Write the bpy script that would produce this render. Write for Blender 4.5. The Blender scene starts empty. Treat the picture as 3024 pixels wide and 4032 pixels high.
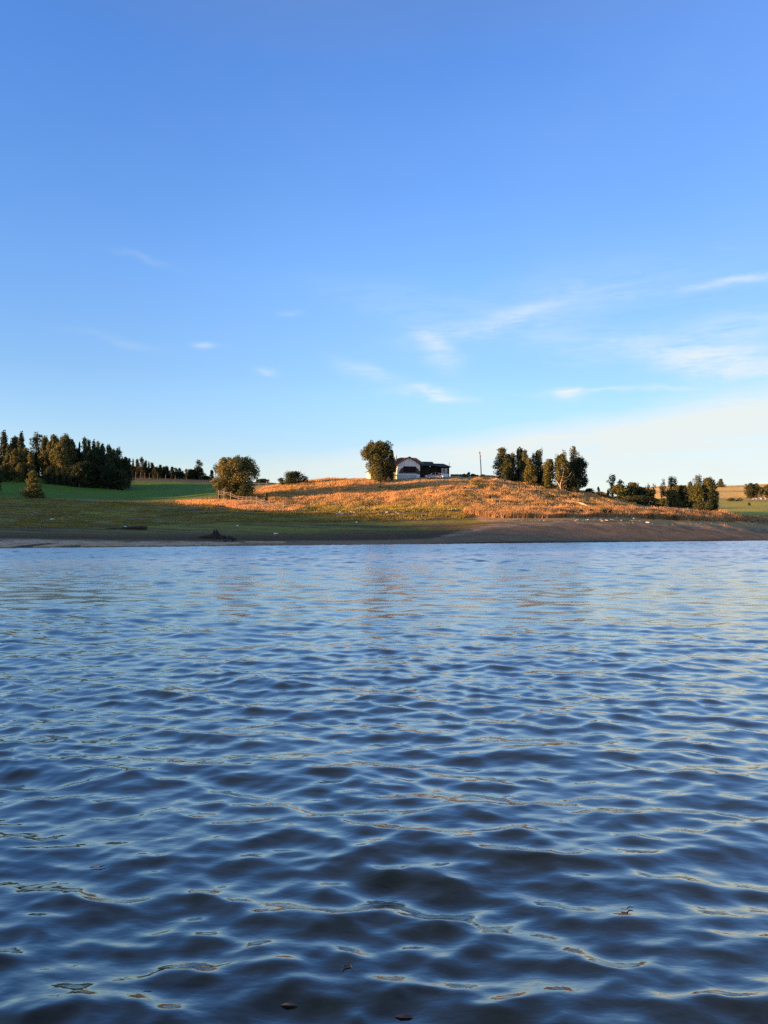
import bpy, math, random
import numpy as np
from mathutils import Vector, Matrix

sc = bpy.context.scene
COL = sc.collection
# ------------------------------------------------------------------ camera
F_PX = 2911.0            # focal length in pixels of the 3024 x 4032 photograph
CX, HY = 1512.0, 2092.0  # principal column, row of the horizon
EYE = 1.8                # eye above the water
cam_d = bpy.data.cameras.new('camera')
cam = bpy.data.objects.new('camera', cam_d)
COL.objects.link(cam)
sc.camera = cam
cam.location = (0, 0, EYE)
cam.rotation_euler = (math.radians(90), 0, 0)
cam_d.sensor_fit = 'VERTICAL'
cam_d.sensor_height = 36.0
cam_d.lens = 36.0 * F_PX / 4032.0
cam_d.shift_y = (HY - 2016.0) / 4032.0
cam_d.clip_start = 0.1
cam_d.clip_end = 9000

# ------------------------------------------------------------------ light
SUN_EL, SUN_AZ = 4.6, 16.0        # degrees; azimuth measured from -X towards the camera side (-Y)
el, az = math.radians(SUN_EL), math.radians(SUN_AZ)
sun_dir = Vector((-math.cos(el) * math.cos(az), -math.cos(el) * math.sin(az), math.sin(el)))
sun_d = bpy.data.lights.new('sun', 'SUN')
sun_d.energy = 5.0
sun_d.angle = math.radians(0.6)
sun_d.color = (1.0, 0.53, 0.25)
sun = bpy.data.objects.new('sun', sun_d)
COL.objects.link(sun)
sun.location = (-60, 0, 60)
sun.rotation_euler = sun_dir.to_track_quat('Z', 'Y').to_euler()

sc.view_settings.view_transform = 'Standard'
sc.view_settings.look = 'None'
sc.view_settings.gamma = 1.0
sc.view_settings.use_curve_mapping = False
sc.view_settings.exposure = 1.8
sc.cycles.use_denoising = False
sc.cycles.max_bounces = 5
sc.cycles.diffuse_bounces = 2
sc.cycles.glossy_bounces = 3
sc.cycles.sample_clamp_indirect = 4

world = bpy.data.worlds.new('World')
sc.world = world
world.use_nodes = True


def build_world():
    nt = world.node_tree
    N, L = nt.nodes, nt.links
    bg = N['Background']
    sky = N.new('ShaderNodeTexSky')
    sky.sky_type = 'NISHITA'
    sky.sun_disc = False
    sky.sun_elevation = math.radians(SUN_EL)
    sky.sun_rotation = math.radians(-90 - SUN_AZ)
    sky.air_density = 1.0
    sky.dust_density = 0.3
    sky.ozone_density = 2.5
    sky.altitude = 100

    def val(v):
        n = N.new('ShaderNodeValue')
        n.outputs[0].default_value = v
        return n.outputs[0]

    def m(op, a, b=None, c=None, clamp=False):
        n = N.new('ShaderNodeMath')
        n.operation = op
        n.use_clamp = clamp
        for i, s in enumerate((a, b, c)):
            if s is None:
                continue
            if isinstance(s, (int, float)):
                n.inputs[i].default_value = s
            else:
                L.new(s, n.inputs[i])
        return n.outputs[0]

    tc = N.new('ShaderNodeTexCoord')
    sep = N.new('ShaderNodeSeparateXYZ')
    L.new(tc.outputs['Generated'], sep.inputs[0])
    x, y, z = sep.outputs
    elev = m('ARCSINE', m('MINIMUM', m('MAXIMUM', z, -1.0), 1.0))
    azim = m('ARCTAN2', x, y)
    # colour response of the sky by elevation (the same at every azimuth)
    rampn = N.new('ShaderNodeValToRGB')
    L.new(m('DIVIDE', elev, math.pi / 2, clamp=True), rampn.inputs[0])
    cr = rampn.color_ramp
    stops = SKY_STOPS
    while len(cr.elements) < len(stops):
        cr.elements.new(0.5)
    for e_, (p, c) in zip(cr.elements, stops):
        e_.position = p
        e_.color = (c[0] / 3.0, c[1] / 3.0, c[2] / 3.0, 1)
    mul = N.new('ShaderNodeVectorMath')
    mul.operation = 'MULTIPLY'
    L.new(sky.outputs[0], mul.inputs[0])
    L.new(rampn.outputs[0], mul.inputs[1])
    sc3 = N.new('ShaderNodeVectorMath')
    sc3.operation = 'SCALE'
    L.new(mul.outputs[0], sc3.inputs[0])
    # the clear sky square to the sun is a little brighter than the model gives
    ga = m('EXPONENT', m('MULTIPLY', m('MULTIPLY', azim, azim), -7.5))
    ge = m('SUBTRACT', 0.30, m('MULTIPLY', m('SUBTRACT', elev, 0.33, clamp=True), 0.85))
    ge = m('MULTIPLY', m('MAXIMUM', ge, 0.0), m('MULTIPLY', m('SUBTRACT', elev, 0.07), 9.0, clamp=True))
    L.new(m('MULTIPLY', m('ADD', m('MULTIPLY', ga, ge), 1.0), 3.0), sc3.inputs['Scale'])
    # ---- thin cirrus: position on the dome as (azimuth, elevation)
    comb = N.new('ShaderNodeCombineXYZ')
    L.new(azim, comb.inputs[0])
    L.new(elev, comb.inputs[1])

    def noise(scale, detail, sx, sy, rot=0.0, rough=0.55, dist=0.0, off=(0, 0, 0)):
        mp = N.new('ShaderNodeMapping')
        mp.inputs['Rotation'].default_value = (0, 0, rot)
        mp.inputs['Scale'].default_value = (sx, sy, 1)
        mp.inputs['Location'].default_value = off
        L.new(comb.outputs[0], mp.inputs[0])
        n = N.new('ShaderNodeTexNoise')
        n.inputs['Scale'].default_value = scale
        n.inputs['Detail'].default_value = detail
        n.inputs['Roughness'].default_value = rough
        n.inputs['Distortion'].default_value = dist
        L.new(mp.outputs[0], n.inputs['Vector'])
        return n.outputs['Fac']
    streak = noise(9, 6, 1.0, 6.0, rot=0.10, dist=0.6)
    fine = noise(34, 7, 1.0, 5.5, rot=-0.10, rough=0.68, dist=0.8, off=(3, 1, 0))
    warp1 = noise(6, 3, 1.0, 1.6, off=(7, 2, 0))
    warp2 = noise(14, 4, 1.0, 1.6, off=(1, 9, 0))
    au = m('ADD', azim, m('MULTIPLY', m('SUBTRACT', warp2, 0.5), 0.05))
    ev = m('ADD', elev, m('MULTIPLY', m('SUBTRACT', warp1, 0.5), 0.045))
    ev = m('ADD', ev, m('MULTIPLY', m('SUBTRACT', warp2, 0.5), 0.02))
    total = None
    tex = m('ADD', m('MULTIPLY', streak, 1.2), m('MULTIPLY', fine, 0.9))
    tex = m('MULTIPLY', m('SUBTRACT', tex, 0.70), 2.0, clamp=True)
    for (px, py, hl, ht, ang, inten) in CLOUDS:
        u0 = math.atan((px - CX) / F_PX)
        v0 = math.atan((HY - py) / math.hypot(F_PX, px - CX))
        a = math.radians(ang)
        du = m('SUBTRACT', au, u0)
        dv = m('SUBTRACT', ev, v0)
        p = m('ADD', m('MULTIPLY', du, math.cos(a)), m('MULTIPLY', dv, math.sin(a)))
        q = m('SUBTRACT', m('MULTIPLY', dv, math.cos(a)), m('MULTIPLY', du, math.sin(a)))
        p = m('MULTIPLY', p, F_PX / hl)
        q = m('MULTIPLY', q, F_PX / ht)
        r2 = m('ADD', m('MULTIPLY', p, p), m('MULTIPLY', q, q))
        g = m('MULTIPLY', m('EXPONENT', m('MULTIPLY', r2, -1.0)), inten * 0.82)
        total = g if total is None else m('ADD', total, g)
    total = m('MULTIPLY', total, m('ADD', tex, 0.12))
    # low veil, its upper edge climbing to the right
    edge = m('ADD', m('MULTIPLY', azim, 0.12), 0.124)
    edge = m('MINIMUM', edge, 0.178)
    below = m('MULTIPLY', m('SUBTRACT', edge, m('ADD', elev, m('MULTIPLY', m('SUBTRACT', streak, 0.5), 0.05))), 30.0, clamp=True)
    veil = m('MULTIPLY', below, m('ADD', m('MULTIPLY', streak, 0.85), 0.27))
    veil = m('MULTIPLY', veil, m('ADD', m('MULTIPLY', azim, 1.6), 1.0, clamp=True))
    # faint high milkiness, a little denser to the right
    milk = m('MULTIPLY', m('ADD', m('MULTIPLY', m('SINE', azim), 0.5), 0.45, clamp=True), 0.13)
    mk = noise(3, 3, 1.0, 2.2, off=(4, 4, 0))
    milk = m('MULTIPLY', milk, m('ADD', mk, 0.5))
    high = m('MULTIPLY', m('MULTIPLY', m('SUBTRACT', elev, 0.55), 1.0, clamp=True), m('MULTIPLY', mk, 0.25))  # pale veil added mostly above the view to make ambient light less blue
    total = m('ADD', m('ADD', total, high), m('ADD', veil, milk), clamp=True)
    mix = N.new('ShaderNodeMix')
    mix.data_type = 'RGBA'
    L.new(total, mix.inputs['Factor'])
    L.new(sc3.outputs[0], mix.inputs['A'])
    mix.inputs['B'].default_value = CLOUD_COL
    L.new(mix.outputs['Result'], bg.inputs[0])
    bg.inputs[1].default_value = 0.0925


SKY_STOPS = [(0.0, (1.58, 1.42, 1.80)), (0.05, (1.40, 1.27, 1.58)), (0.091, (1.20, 1.19, 1.46)), (0.132, (1.05, 1.13, 1.43)), (0.204, (0.97, 1.17, 1.62)), (0.358, (0.68, 1.13, 1.90)), (0.5, (0.90, 1.06, 1.60)), (1.0, (1.0, 1.05, 1.3))]  # highest stops, above the view, paled so the sky light is less blue
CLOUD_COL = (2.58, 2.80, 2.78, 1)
CLOUDS = [  # px, py, half length, half thickness, tilt, strength
    (1930, 1275, 260, 34, 10, 0.40), (1710, 1390, 100, 55, -38, 0.55), (1450, 1465, 130, 24, -18, 0.35),
    (1700, 1560, 130, 17, -7, 0.95), (2230, 1540, 60, 22, -4, 1.0), (2450, 1530, 260, 9, -2, 0.6),
    (2900, 1430, 260, 48, -6, 0.85), (2880, 1300, 230, 60, 8, 0.45), (2900, 1106, 200, 15, 2, 0.5),
    (2480, 1370, 380, 46, -8, 0.35), (810, 1360, 50, 13, 8, 0.45), (1140, 1253, 45, 11, 2, 0.28),
    (560, 1022, 110, 12, -10, 0.11), (1060, 1462, 40, 12, 0, 0.35), (450, 1350, 160, 16, -5, 0.16),
    (2300, 1190, 520, 110, 6, 0.20), (2950, 1580, 260, 70, 0, 0.4), (1600, 1190, 320, 60, -8, 0.13),
    (2600, 1700, 500, 60, 6, 0.35), (2050, 1760, 700, 40, 4, 0.4),
    (-2200, 1500, 600, 60, 8, 0.5), (6200, 1300, 700, 80, -6, 0.6), (5000, 1560, 500, 40, 4, 0.5),
]
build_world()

# ------------------------------------------------------------------ helpers
rng = np.random.default_rng(7)
random.seed(7)


def mat(name, col, rough=0.9, var=0.0, scale=3.0, col2=None, bump=0.0, bscale=20.0, metallic=0.0, spec=0.3, stretch=(1, 1, 1), detail=5):
    m_ = bpy.data.materials.new(name)
    m_.use_nodes = True
    nt = m_.node_tree
    N, L = nt.nodes, nt.links
    b = N['Principled BSDF']
    b.inputs['Roughness'].default_value = rough
    b.inputs['Metallic'].default_value = metallic
    b.inputs['Specular IOR Level'].default_value = spec
    b.inputs['Base Color'].default_value = (*col, 1)
    tc = N.new('ShaderNodeTexCoord')
    mp = N.new('ShaderNodeMapping')
    mp.inputs['Scale'].default_value = stretch
    L.new(tc.outputs['Object'], mp.inputs[0])
    if col2 is None:
        col2 = tuple(c * (1 - var) for c in col)
    if var > 0 or col2 != col:
        n = N.new('ShaderNodeTexNoise')
        n.inputs['Scale'].default_value = scale
        n.inputs['Detail'].default_value = detail
        n.inputs['Roughness'].default_value = 0.6
        L.new(mp.outputs[0], n.inputs['Vector'])
        r = N.new('ShaderNodeValToRGB')
        r.color_ramp.elements[0].position = 0.35
        r.color_ramp.elements[1].position = 0.65
        r.color_ramp.elements[0].color = (*col2, 1)
        r.color_ramp.elements[1].color = (*col, 1)
        L.new(n.outputs['Fac'], r.inputs[0])
        L.new(r.outputs[0], b.inputs['Base Color'])
    if bump > 0:
        n2 = N.new('ShaderNodeTexNoise')
        n2.inputs['Scale'].default_value = bscale
        n2.inputs['Detail'].default_value = 4
        L.new(mp.outputs[0], n2.inputs['Vector'])
        bp = N.new('ShaderNodeBump')
        bp.inputs['Strength'].default_value = bump
        bp.inputs['Distance'].default_value = 0.05
        L.new(n2.outputs['Fac'], bp.inputs['Height'])
        L.new(bp.outputs[0], b.inputs['Normal'])
    return m_


def leaf_mat(name, c1, c2, c3):
    m_ = bpy.data.materials.new(name)
    m_.use_nodes = True
    nt = m_.node_tree
    N, L = nt.nodes, nt.links
    b = N['Principled BSDF']
    b.inputs['Roughness'].default_value = 0.75
    b.inputs['Specular IOR Level'].default_value = 0.2
    geo = N.new('ShaderNodeNewGeometry')
    tc = N.new('ShaderNodeTexCoord')
    n = N.new('ShaderNodeTexNoise')
    n.inputs['Scale'].default_value = 0.55
    n.inputs['Detail'].default_value = 3
    L.new(tc.outputs['Object'], n.inputs['Vector'])
    oi = N.new('ShaderNodeObjectInfo')
    a = N.new('ShaderNodeMath')
    a.operation = 'MULTIPLY'
    a.inputs[1].default_value = 0.35
    L.new(geo.outputs['Random Per Island'], a.inputs[0])
    a2 = N.new('ShaderNodeMath')
    a2.operation = 'MULTIPLY_ADD'
    a2.inputs[1].default_value = 0.8
    L.new(n.outputs['Fac'], a2.inputs[0])
    L.new(a.outputs[0], a2.inputs[2])
    a3 = N.new('ShaderNodeMath')
    a3.operation = 'MULTIPLY_ADD'
    a3.inputs[1].default_value = 0.3
    L.new(oi.outputs['Random'], a3.inputs[0])
    L.new(a2.outputs[0], a3.inputs[2])
    r = N.new('ShaderNodeValToRGB')
    e = r.color_ramp.elements
    e[0].position, e[0].color = 0.4, (*c1, 1)
    e[1].position, e[1].color = 1.0, (*c3, 1)
    k = e.new(0.7)
    k.color = (*c2, 1)
    L.new(a3.outputs[0], r.inputs[0])
    L.new(r.outputs[0], b.inputs['Base Color'])
    tr = N.new('ShaderNodeBsdfTranslucent')
    L.new(r.outputs[0], tr.inputs[0])
    mx = N.new('ShaderNodeMixShader')
    mx.inputs[0].default_value = 0.22
    L.new(b.outputs[0], mx.inputs[1])
    L.new(tr.outputs[0], mx.inputs[2])
    L.new(mx.outputs[0], N['Material Output'].inputs[0])
    return m_


M = {}
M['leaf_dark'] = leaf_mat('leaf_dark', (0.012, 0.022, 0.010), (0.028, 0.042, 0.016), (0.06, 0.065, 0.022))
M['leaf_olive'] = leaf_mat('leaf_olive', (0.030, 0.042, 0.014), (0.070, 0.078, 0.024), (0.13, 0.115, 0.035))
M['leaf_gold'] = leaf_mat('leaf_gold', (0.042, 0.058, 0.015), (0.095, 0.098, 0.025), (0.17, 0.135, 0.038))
M['bark'] = mat('bark', (0.16, 0.12, 0.085), 0.95, 0.5, 6, bump=0.5, stretch=(1, 1, 0.3))
M['bark_pale'] = mat('bark_pale', (0.42, 0.34, 0.26), 0.9, 0.4, 4, bump=0.3, stretch=(1, 1, 0.3))
M['wood_grey'] = mat('wood_grey', (0.33, 0.27, 0.21), 0.9, 0.45, 5, bump=0.4, stretch=(1, 1, 0.4))
M['wood_dark'] = mat('wood_dark', (0.055, 0.042, 0.034), 0.95, 0.5, 5, bump=0.6, stretch=(1, 0.4, 1))
M['wood_bare'] = mat('wood_bare', (0.55, 0.42, 0.28), 0.85, 0.35, 4, bump=0.3)
M['stone_pale'] = mat('stone_pale', (0.36, 0.29, 0.22), 0.95, 0.45, 2.5, bump=0.6, bscale=8)
M['clay'] = mat('clay', (0.58, 0.40, 0.23), 0.9, 0.35, 1.2, bump=0.4, bscale=6)
M['white'] = mat('white_paint', (0.74, 0.72, 0.70), 0.7, 0.12, 2.0)
M['white_chalk'] = mat('white_chalk', (0.8, 0.78, 0.74), 0.8, 0.1, 5.0)


def prop(o, label=None, cat=None, group=None, kind=None):
    if label: o['label'] = label
    if cat: o['category'] = cat
    if group: o['group'] = group
    if kind: o['kind'] = kind
    return o


def empty(name, loc, rz=0.0, **kw):
    o = bpy.data.objects.new(name, None)
    o.empty_display_size = 0.3
    o.location = loc
    o.rotation_euler = (0, 0, rz)
    COL.objects.link(o)
    return prop(o, **kw)


def mesh_obj(name, verts, faces, material, parent=None, smooth=False, **kw):
    me = bpy.data.meshes.new(name)
    me.from_pydata([tuple(v) for v in verts], [], [tuple(f) for f in faces])
    me.update()
    if material: me.materials.append(material)
    if smooth:
        me.polygons.foreach_set('use_smooth', [True] * len(me.polygons))
    o = bpy.data.objects.new(name, me)
    COL.objects.link(o)
    if parent: o.parent = parent
    return prop(o, **kw)


def np_mesh(name, verts, faces, material, smooth=False, colors=None):
    """fast mesh from arrays; faces (n, k) all with k corners"""
    me = bpy.data.meshes.new(name)
    nv, nf, k = len(verts), len(faces), faces.shape[1]
    me.vertices.add(nv)
    me.vertices.foreach_set('co', np.ascontiguousarray(verts, dtype=np.float32).ravel())
    me.loops.add(nf * k)
    me.loops.foreach_set('vertex_index', np.ascontiguousarray(faces, dtype=np.int32).ravel())
    me.polygons.add(nf)
    me.polygons.foreach_set('loop_start', np.arange(0, nf * k, k, dtype=np.int32))
    me.polygons.foreach_set('loop_total', np.full(nf, k, dtype=np.int32))
    if smooth:
        me.polygons.foreach_set('use_smooth', np.ones(nf, dtype=bool))
    me.update(calc_edges=True)
    if colors is not None:
        at = me.color_attributes.new('tint', 'FLOAT_COLOR', 'POINT')
        c4 = np.ones((nv, 4), dtype=np.float32)
        c4[:, :3] = colors
        at.data.foreach_set('color', c4.ravel())
    if material: me.materials.append(material)
    return me


def link(name, me, parent=None, loc=None, **kw):
    o = bpy.data.objects.new(name, me)
    COL.objects.link(o)
    if parent: o.parent = parent
    if loc is not None: o.location = loc
    return prop(o, **kw)


class MB:
    """collects boxes, prisms and tubes for ONE mesh object"""
    def __init__(s):
        s.v, s.f = [], []

    def add(s, vs, fs):
        b = len(s.v)
        s.v += [tuple(v) for v in vs]
        s.f += [tuple(i + b for i in f) for f in fs]
        return s

    def box(s, x0, x1, y0, y1, z0, z1):
        vs = [(x, y, z) for z in (z0, z1) for y in (y0, y1) for x in (x0, x1)]
        return s.add(vs, [(0, 2, 3, 1), (4, 5, 7, 6), (0, 1, 5, 4), (2, 6, 7, 3), (0, 4, 6, 2), (1, 3, 7, 5)])

    def prism_y(s, poly, y0, y1):
        """polygon in xz (counter clockwise seen from -y) extruded along y"""
        n = len(poly)
        vs = [(x, y0, z) for x, z in poly] + [(x, y1, z) for x, z in poly]
        fs = [tuple(range(n)), tuple(range(2 * n - 1, n - 1, -1))]
        fs += [(i, i + n, (i + 1) % n + n, (i + 1) % n) for i in range(n)]
        return s.add(vs, fs)

    def slab(s, quad, th):
        """a planar polygon given thickness downwards"""
        q = [Vector(p) for p in quad]
        n = (q[1] - q[0]).cross(q[2] - q[0]).normalized()
        if n.z < 0: n = -n
        k = len(q)
        vs = q + [p - n * th for p in q]
        fs = [tuple(range(k)), tuple(range(2 * k - 1, k - 1, -1))]
        fs += [(i, i + k, (i + 1) % k + k, (i + 1) % k) for i in range(k)]
        return s.add(vs, fs)

    def tube(s, pts, rad, seg=6, cap=True):
        pts = [Vector(p) for p in pts]
        if isinstance(rad, (int, float)): rad = [rad] * len(pts)
        b = len(s.v)
        for i, p in enumerate(pts):
            d = (pts[min(i + 1, len(pts) - 1)] - pts[max(i - 1, 0)]).normalized()
            up = Vector((0, 0, 1)) if abs(d.z) < 0.9 else Vector((1, 0, 0))
            a = d.cross(up).normalized()
            c = d.cross(a).normalized()
            for k in range(seg):
                t = 2 * math.pi * k / seg
                s.v.append(tuple(p + (a * math.cos(t) + c * math.sin(t)) * rad[i]))
        for i in range(len(pts) - 1):
            for k in range(seg):
                k2 = (k + 1) % seg
                s.f.append((b + i * seg + k, b + i * seg + k2, b + (i + 1) * seg + k2, b + (i + 1) * seg + k))
        if cap:
            s.f.append(tuple(b + k for k in range(seg)))
            s.f.append(tuple(b + (len(pts) - 1) * seg + k for k in reversed(range(seg))))
        return s

    def build(s, name, m_, parent=None, smooth=False, **kw):
        return mesh_obj(name, s.v, s.f, m_, parent, smooth, **kw)


# ------------------------------------------------------------------ noise
def vnoise(x, y, seed=0):
    xi, yi = np.floor(x).astype(np.int64), np.floor(y).astype(np.int64)
    xf, yf = x - xi, y - yi
    xf, yf = xf * xf * (3 - 2 * xf), yf * yf * (3 - 2 * yf)

    def h(a, b):
        n = (a * 374761393 + b * 668265263 + seed * 974634777) & 0xFFFFFFFF
        n = ((n ^ (n >> 13)) * 1274126177) & 0xFFFFFFFF
        n = n ^ (n >> 16)
        return (n & 0xFFFF) / 65535.0
    return (h(xi, yi) * (1 - xf) * (1 - yf) + h(xi + 1, yi) * xf * (1 - yf) + h(xi, yi + 1) * (1 - xf) * yf + h(xi + 1, yi + 1) * xf * yf)


def fbm(x, y, seed=0, oct_=4):
    s, a, t = 0, 1.0, 0
    for k in range(oct_):
        s = s + a * vnoise(x * 2 ** k, y * 2 ** k, seed + 17 * k)
        t += a
        a *= 0.55
    return s / t


def sstep(a, b, x):
    t = np.clip((x - a) / (b - a), 0, 1)
    return t * t * (3 - 2 * t)


# ------------------------------------------------------------------ terrain
def shore_y(px):
    u = (np.asarray(px, float) - CX) / F_PX
    return 99.8 / np.clip(1 - 0.571 * u, 0.12, 9)


def z_of(py, Y):
    return EYE + (HY - py) * Y / F_PX


COLS = {  # column in the photograph: (distance, row) pairs beyond the waterline
    -1600: [(80, 2110), (110, 2080), (140, 2030), (170, 1975), (220, 1910), (270, 1880), (600, 1900)],
    0: [(83, 2138), (90, 2122), (103, 2100), (120, 2060), (145, 2005), (163, 1967), (183, 1935), (212, 1890), (240, 1868), (300, 1870), (600, 1960)],
    150: [(84, 2138), (92, 2122), (105, 2098), (122, 2058), (147, 2003), (165, 1966), (185, 1932), (212, 1892), (240, 1870), (300, 1872), (600, 1960)],
    300: [(87, 2140), (95, 2122), (108, 2096), (128, 2050), (150, 2003), (166, 1970), (188, 1940), (214, 1908), (240, 1892), (300, 1885), (600, 1960)],
    500: [(93, 2138), (100, 2122), (113, 2092), (133, 2045), (155, 2000), (170, 1972), (195, 1945), (225, 1922), (252, 1897), (268, 1880), (300, 1876), (600, 1960)],
    700: [(97, 2136), (104, 2118), (117, 2090), (137, 2040), (155, 2000), (168, 1972), (195, 1945), (230, 1915), (258, 1893), (274, 1882), (320, 1880), (600, 1960)],
    860: [(100, 2134), (107, 2116), (120, 2085), (137, 2040), (152, 1995), (163, 1958), (180, 1943), (210, 1925), (250, 1905), (280, 1888), (330, 1886), (600, 1960)],
    930: [(102, 2134), (109, 2116), (122, 2082), (137, 2040), (150, 2000), (158, 1972), (165, 1957), (182, 1940), (212, 1922), (250, 1905), (280, 1892), (600, 1950)],
    1010: [(104, 2132), (112, 2114), (124, 2082), (138, 2042), (150, 2008), (158, 1980), (168, 1955), (180, 1930), (200, 1915), (240, 1908), (280, 1898), (600, 1960)],
    1120: [(106, 2132), (114, 2112), (127, 2080), (140, 2040), (152, 2005), (162, 1968), (172, 1940), (182, 1915), (192, 1903), (230, 1908), (280, 1900), (600, 1980)],
    1250: [(108, 2130), (117, 2108), (130, 2078), (143, 2036), (154, 2000), (164, 1960), (174, 1928), (184, 1902), (194, 1891), (205, 1890), (250, 1930), (600, 2030)],
    1400: [(110, 2130), (119, 2106), (132, 2074), (145, 2032), (154, 2000), (163, 1965), (173, 1930), (182, 1898), (187, 1888), (198, 1884), (215, 1887), (260, 1960), (600, 2060)],
    1550: [(112, 2128), (121, 2104), (133, 2074), (146, 2028), (154, 1998), (163, 1962), (173, 1927), (181, 1898), (186, 1888), (194, 1885), (215, 1886), (260, 1960), (600, 2060)],
    1700: [(114, 2126), (123, 2100), (134, 2070), (147, 2022), (155, 1990), (164, 1955), (173, 1922), (180, 1894), (185, 1882), (194, 1878), (215, 1880), (260, 1960), (600, 2060)],
    1800: [(116, 2124), (124, 2098), (135, 2066), (148, 2020), (155, 1992), (164, 1955), (173, 1922), (181, 1890), (187, 1879), (196, 1876), (215, 1880), (260, 1960), (600, 2060)],
    1920: [(118, 2116), (126, 2082), (134, 2056), (144, 2036), (154, 2002), (164, 1965), (174, 1928), (183, 1898), (190, 1882), (198, 1877), (215, 1885), (260, 1970), (600, 2060)],
    2050: [(122, 2108), (129, 2078), (137, 2054), (145, 2034), (154, 2008), (164, 1972), (174, 1938), (184, 1910), (191, 1895), (200, 1890), (220, 1905), (260, 1980), (600, 2060)],
    2200: [(127, 2104), (133, 2076), (140, 2056), (147, 2034), (155, 2012), (165, 1984), (175, 1955), (184, 1932), (191, 1920), (200, 1918), (220, 1940), (260, 2000), (600, 2060)],
    2320: [(130, 2102), (136, 2078), (143, 2058), (149, 2036), (157, 2014), (166, 1992), (176, 1970), (185, 1950), (193, 1944), (203, 1946), (225, 1975), (260, 2010), (600, 2060)],
    2450: [(134, 2100), (140, 2078), (146, 2060), (152, 2038), (160, 2014), (168, 1999), (178, 1982), (187, 1970), (196, 1968), (210, 1975), (235, 2010), (320, 2000), (420, 1960), (480, 1925), (600, 1960)],
    2600: [(139, 2098), (144, 2078), (150, 2062), (156, 2042), (164, 2016), (172, 2004), (181, 1997), (190, 1995), (200, 1998), (225, 2020), (300, 1990), (380, 1965), (450, 1920), (500, 1912), (640, 1960)],
    2720: [(143, 2098), (148, 2080), (154, 2066), (160, 2044), (167, 2020), (175, 2008), (183, 2004), (195, 2006), (225, 2020), (300, 1990), (380, 1960), (450, 1918), (500, 1910), (640, 1960)],
    2840: [(147, 2098), (152, 2080), (158, 2067), (164, 2048), (171, 2028), (180, 2018), (190, 2018), (205, 2026), (240, 2022), (310, 1990), (380, 1962), (450, 1920), (490, 1912), (640, 1960)],
    2940: [(150, 2100), (156, 2084), (162, 2070), (168, 2054), (176, 2040), (186, 2034), (200, 2036), (230, 2026), (310, 1988), (380, 1962), (450, 1918), (480, 1908), (640, 1960)],
    3024: [(153, 2104), (159, 2090), (165, 2076), (172, 2060), (180, 2046), (190, 2040), (205, 2040), (230, 2030), (310, 1985), (380, 1960), (450, 1915), (480, 1904), (640, 1960)],
    4600: [(230, 2100), (250, 2080), (300, 2050), (380, 2000), (450, 1950), (520, 1930), (640, 1960)],
}
T_PX = np.arange(-3200, 6200, 20.0)
T_Y = np.arange(20.0, 641.0, 1.0)


def _table():
    keys = sorted(COLS)
    prof = []
    for k in keys:
        s = float(shore_y(k))
        pts = [(s - 60, -4.0), (s - 15, -0.9), (s, 0.0)]
        for (Y, py) in COLS[k]:
            if Y > s + 3: pts.append((Y, max(z_of(py, Y), 0.15)))
        pts = np.array(pts)
        prof.append(np.interp(T_Y, pts[:, 0], pts[:, 1]))
    prof = np.array(prof)
    out = np.empty((len(T_PX), len(T_Y)))
    for j in range(len(T_Y)):
        out[:, j] = np.interp(T_PX, keys, prof[:, j])
    # exact waterline for every column, then soften
    def blur(a, sig, axis):
        r = int(sig * 3)
        w = np.exp(-0.5 * (np.arange(-r, r + 1) / sig) ** 2)
        w /= w.sum()
        return np.apply_along_axis(lambda v: np.convolve(np.pad(v, r, mode='edge'), w, 'valid'), axis, a)
    out = blur(out, 2.2, 0)
    out = blur(out, 1.8, 1)
    S = shore_y(T_PX)[:, None]
    d = T_Y[None, :] - S
    near = np.where(d < 0, d * 0.06, d * 0.055)
    w = sstep(6.0, 1.0, np.abs(d) * 1.0)
    out = out * (1 - w) + near * w
    out = np.where(d < -6, np.minimum(out, -0.3), out)
    return out


TAB = _table()


def ground(x, y, detail=True):
    x, y = np.asarray(x, float), np.asarray(y, float)
    yc = np.clip(y, 20, 639.5)
    px = np.clip(CX + F_PX * x / yc, T_PX[0], T_PX[-1] - 21)
    i = (px - T_PX[0]) / 20.0
    j = yc - 20.0
    i0, j0 = np.floor(i).astype(int), np.clip(np.floor(j).astype(int), 0, len(T_Y) - 2)
    fi, fj = i - i0, j - j0
    z = (TAB[i0, j0] * (1 - fi) * (1 - fj) + TAB[i0 + 1, j0] * fi * (1 - fj) + TAB[i0, j0 + 1] * (1 - fi) * fj + TAB[i0 + 1, j0 + 1] * fi * fj)
    # unseen ridge west of the bay, its height shaped to throw the evening shade
    H = 21.6 + 6.0 * sstep(128, 152, y) + 1.6 * (fbm(y / 22.0, y * 0 + 3.1, 5, 3) - 0.5)
    H = H * sstep(-60, 20, y)
    z = np.maximum(z, -3 + (H + 3) * np.exp(-((x + 212) / 36.0) ** 2) * (1.0 - sstep(380, 520, y)))
    if detail:
        s = sstep(0.25, 3.0, z)
        bumpy = sstep(146, 160, y) * (1 - sstep(205, 240, y)) * sstep(-36, -20, x)
        z = z + s * (0.35 * (fbm(x / 9.0, y / 6.0, 1) - 0.5) + (0.12 + 0.55 * bumpy) * (fbm(x / 2.6, y / 2.0, 2) - 0.5))
        z = z + sstep(0.06, 0.6, z) * 0.10 * (fbm(x / 1.6, y / 1.1, 9) - 0.5)
    return z


def gz(x, y):
    return float(ground(np.array([x]), np.array([y]))[0])


def wx(px, Y):
    return (px - CX) / F_PX * Y


def lerp3(a, b, t):
    return a * (1 - t[:, None]) + np.array(b)[None, :] * t[:, None]


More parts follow.
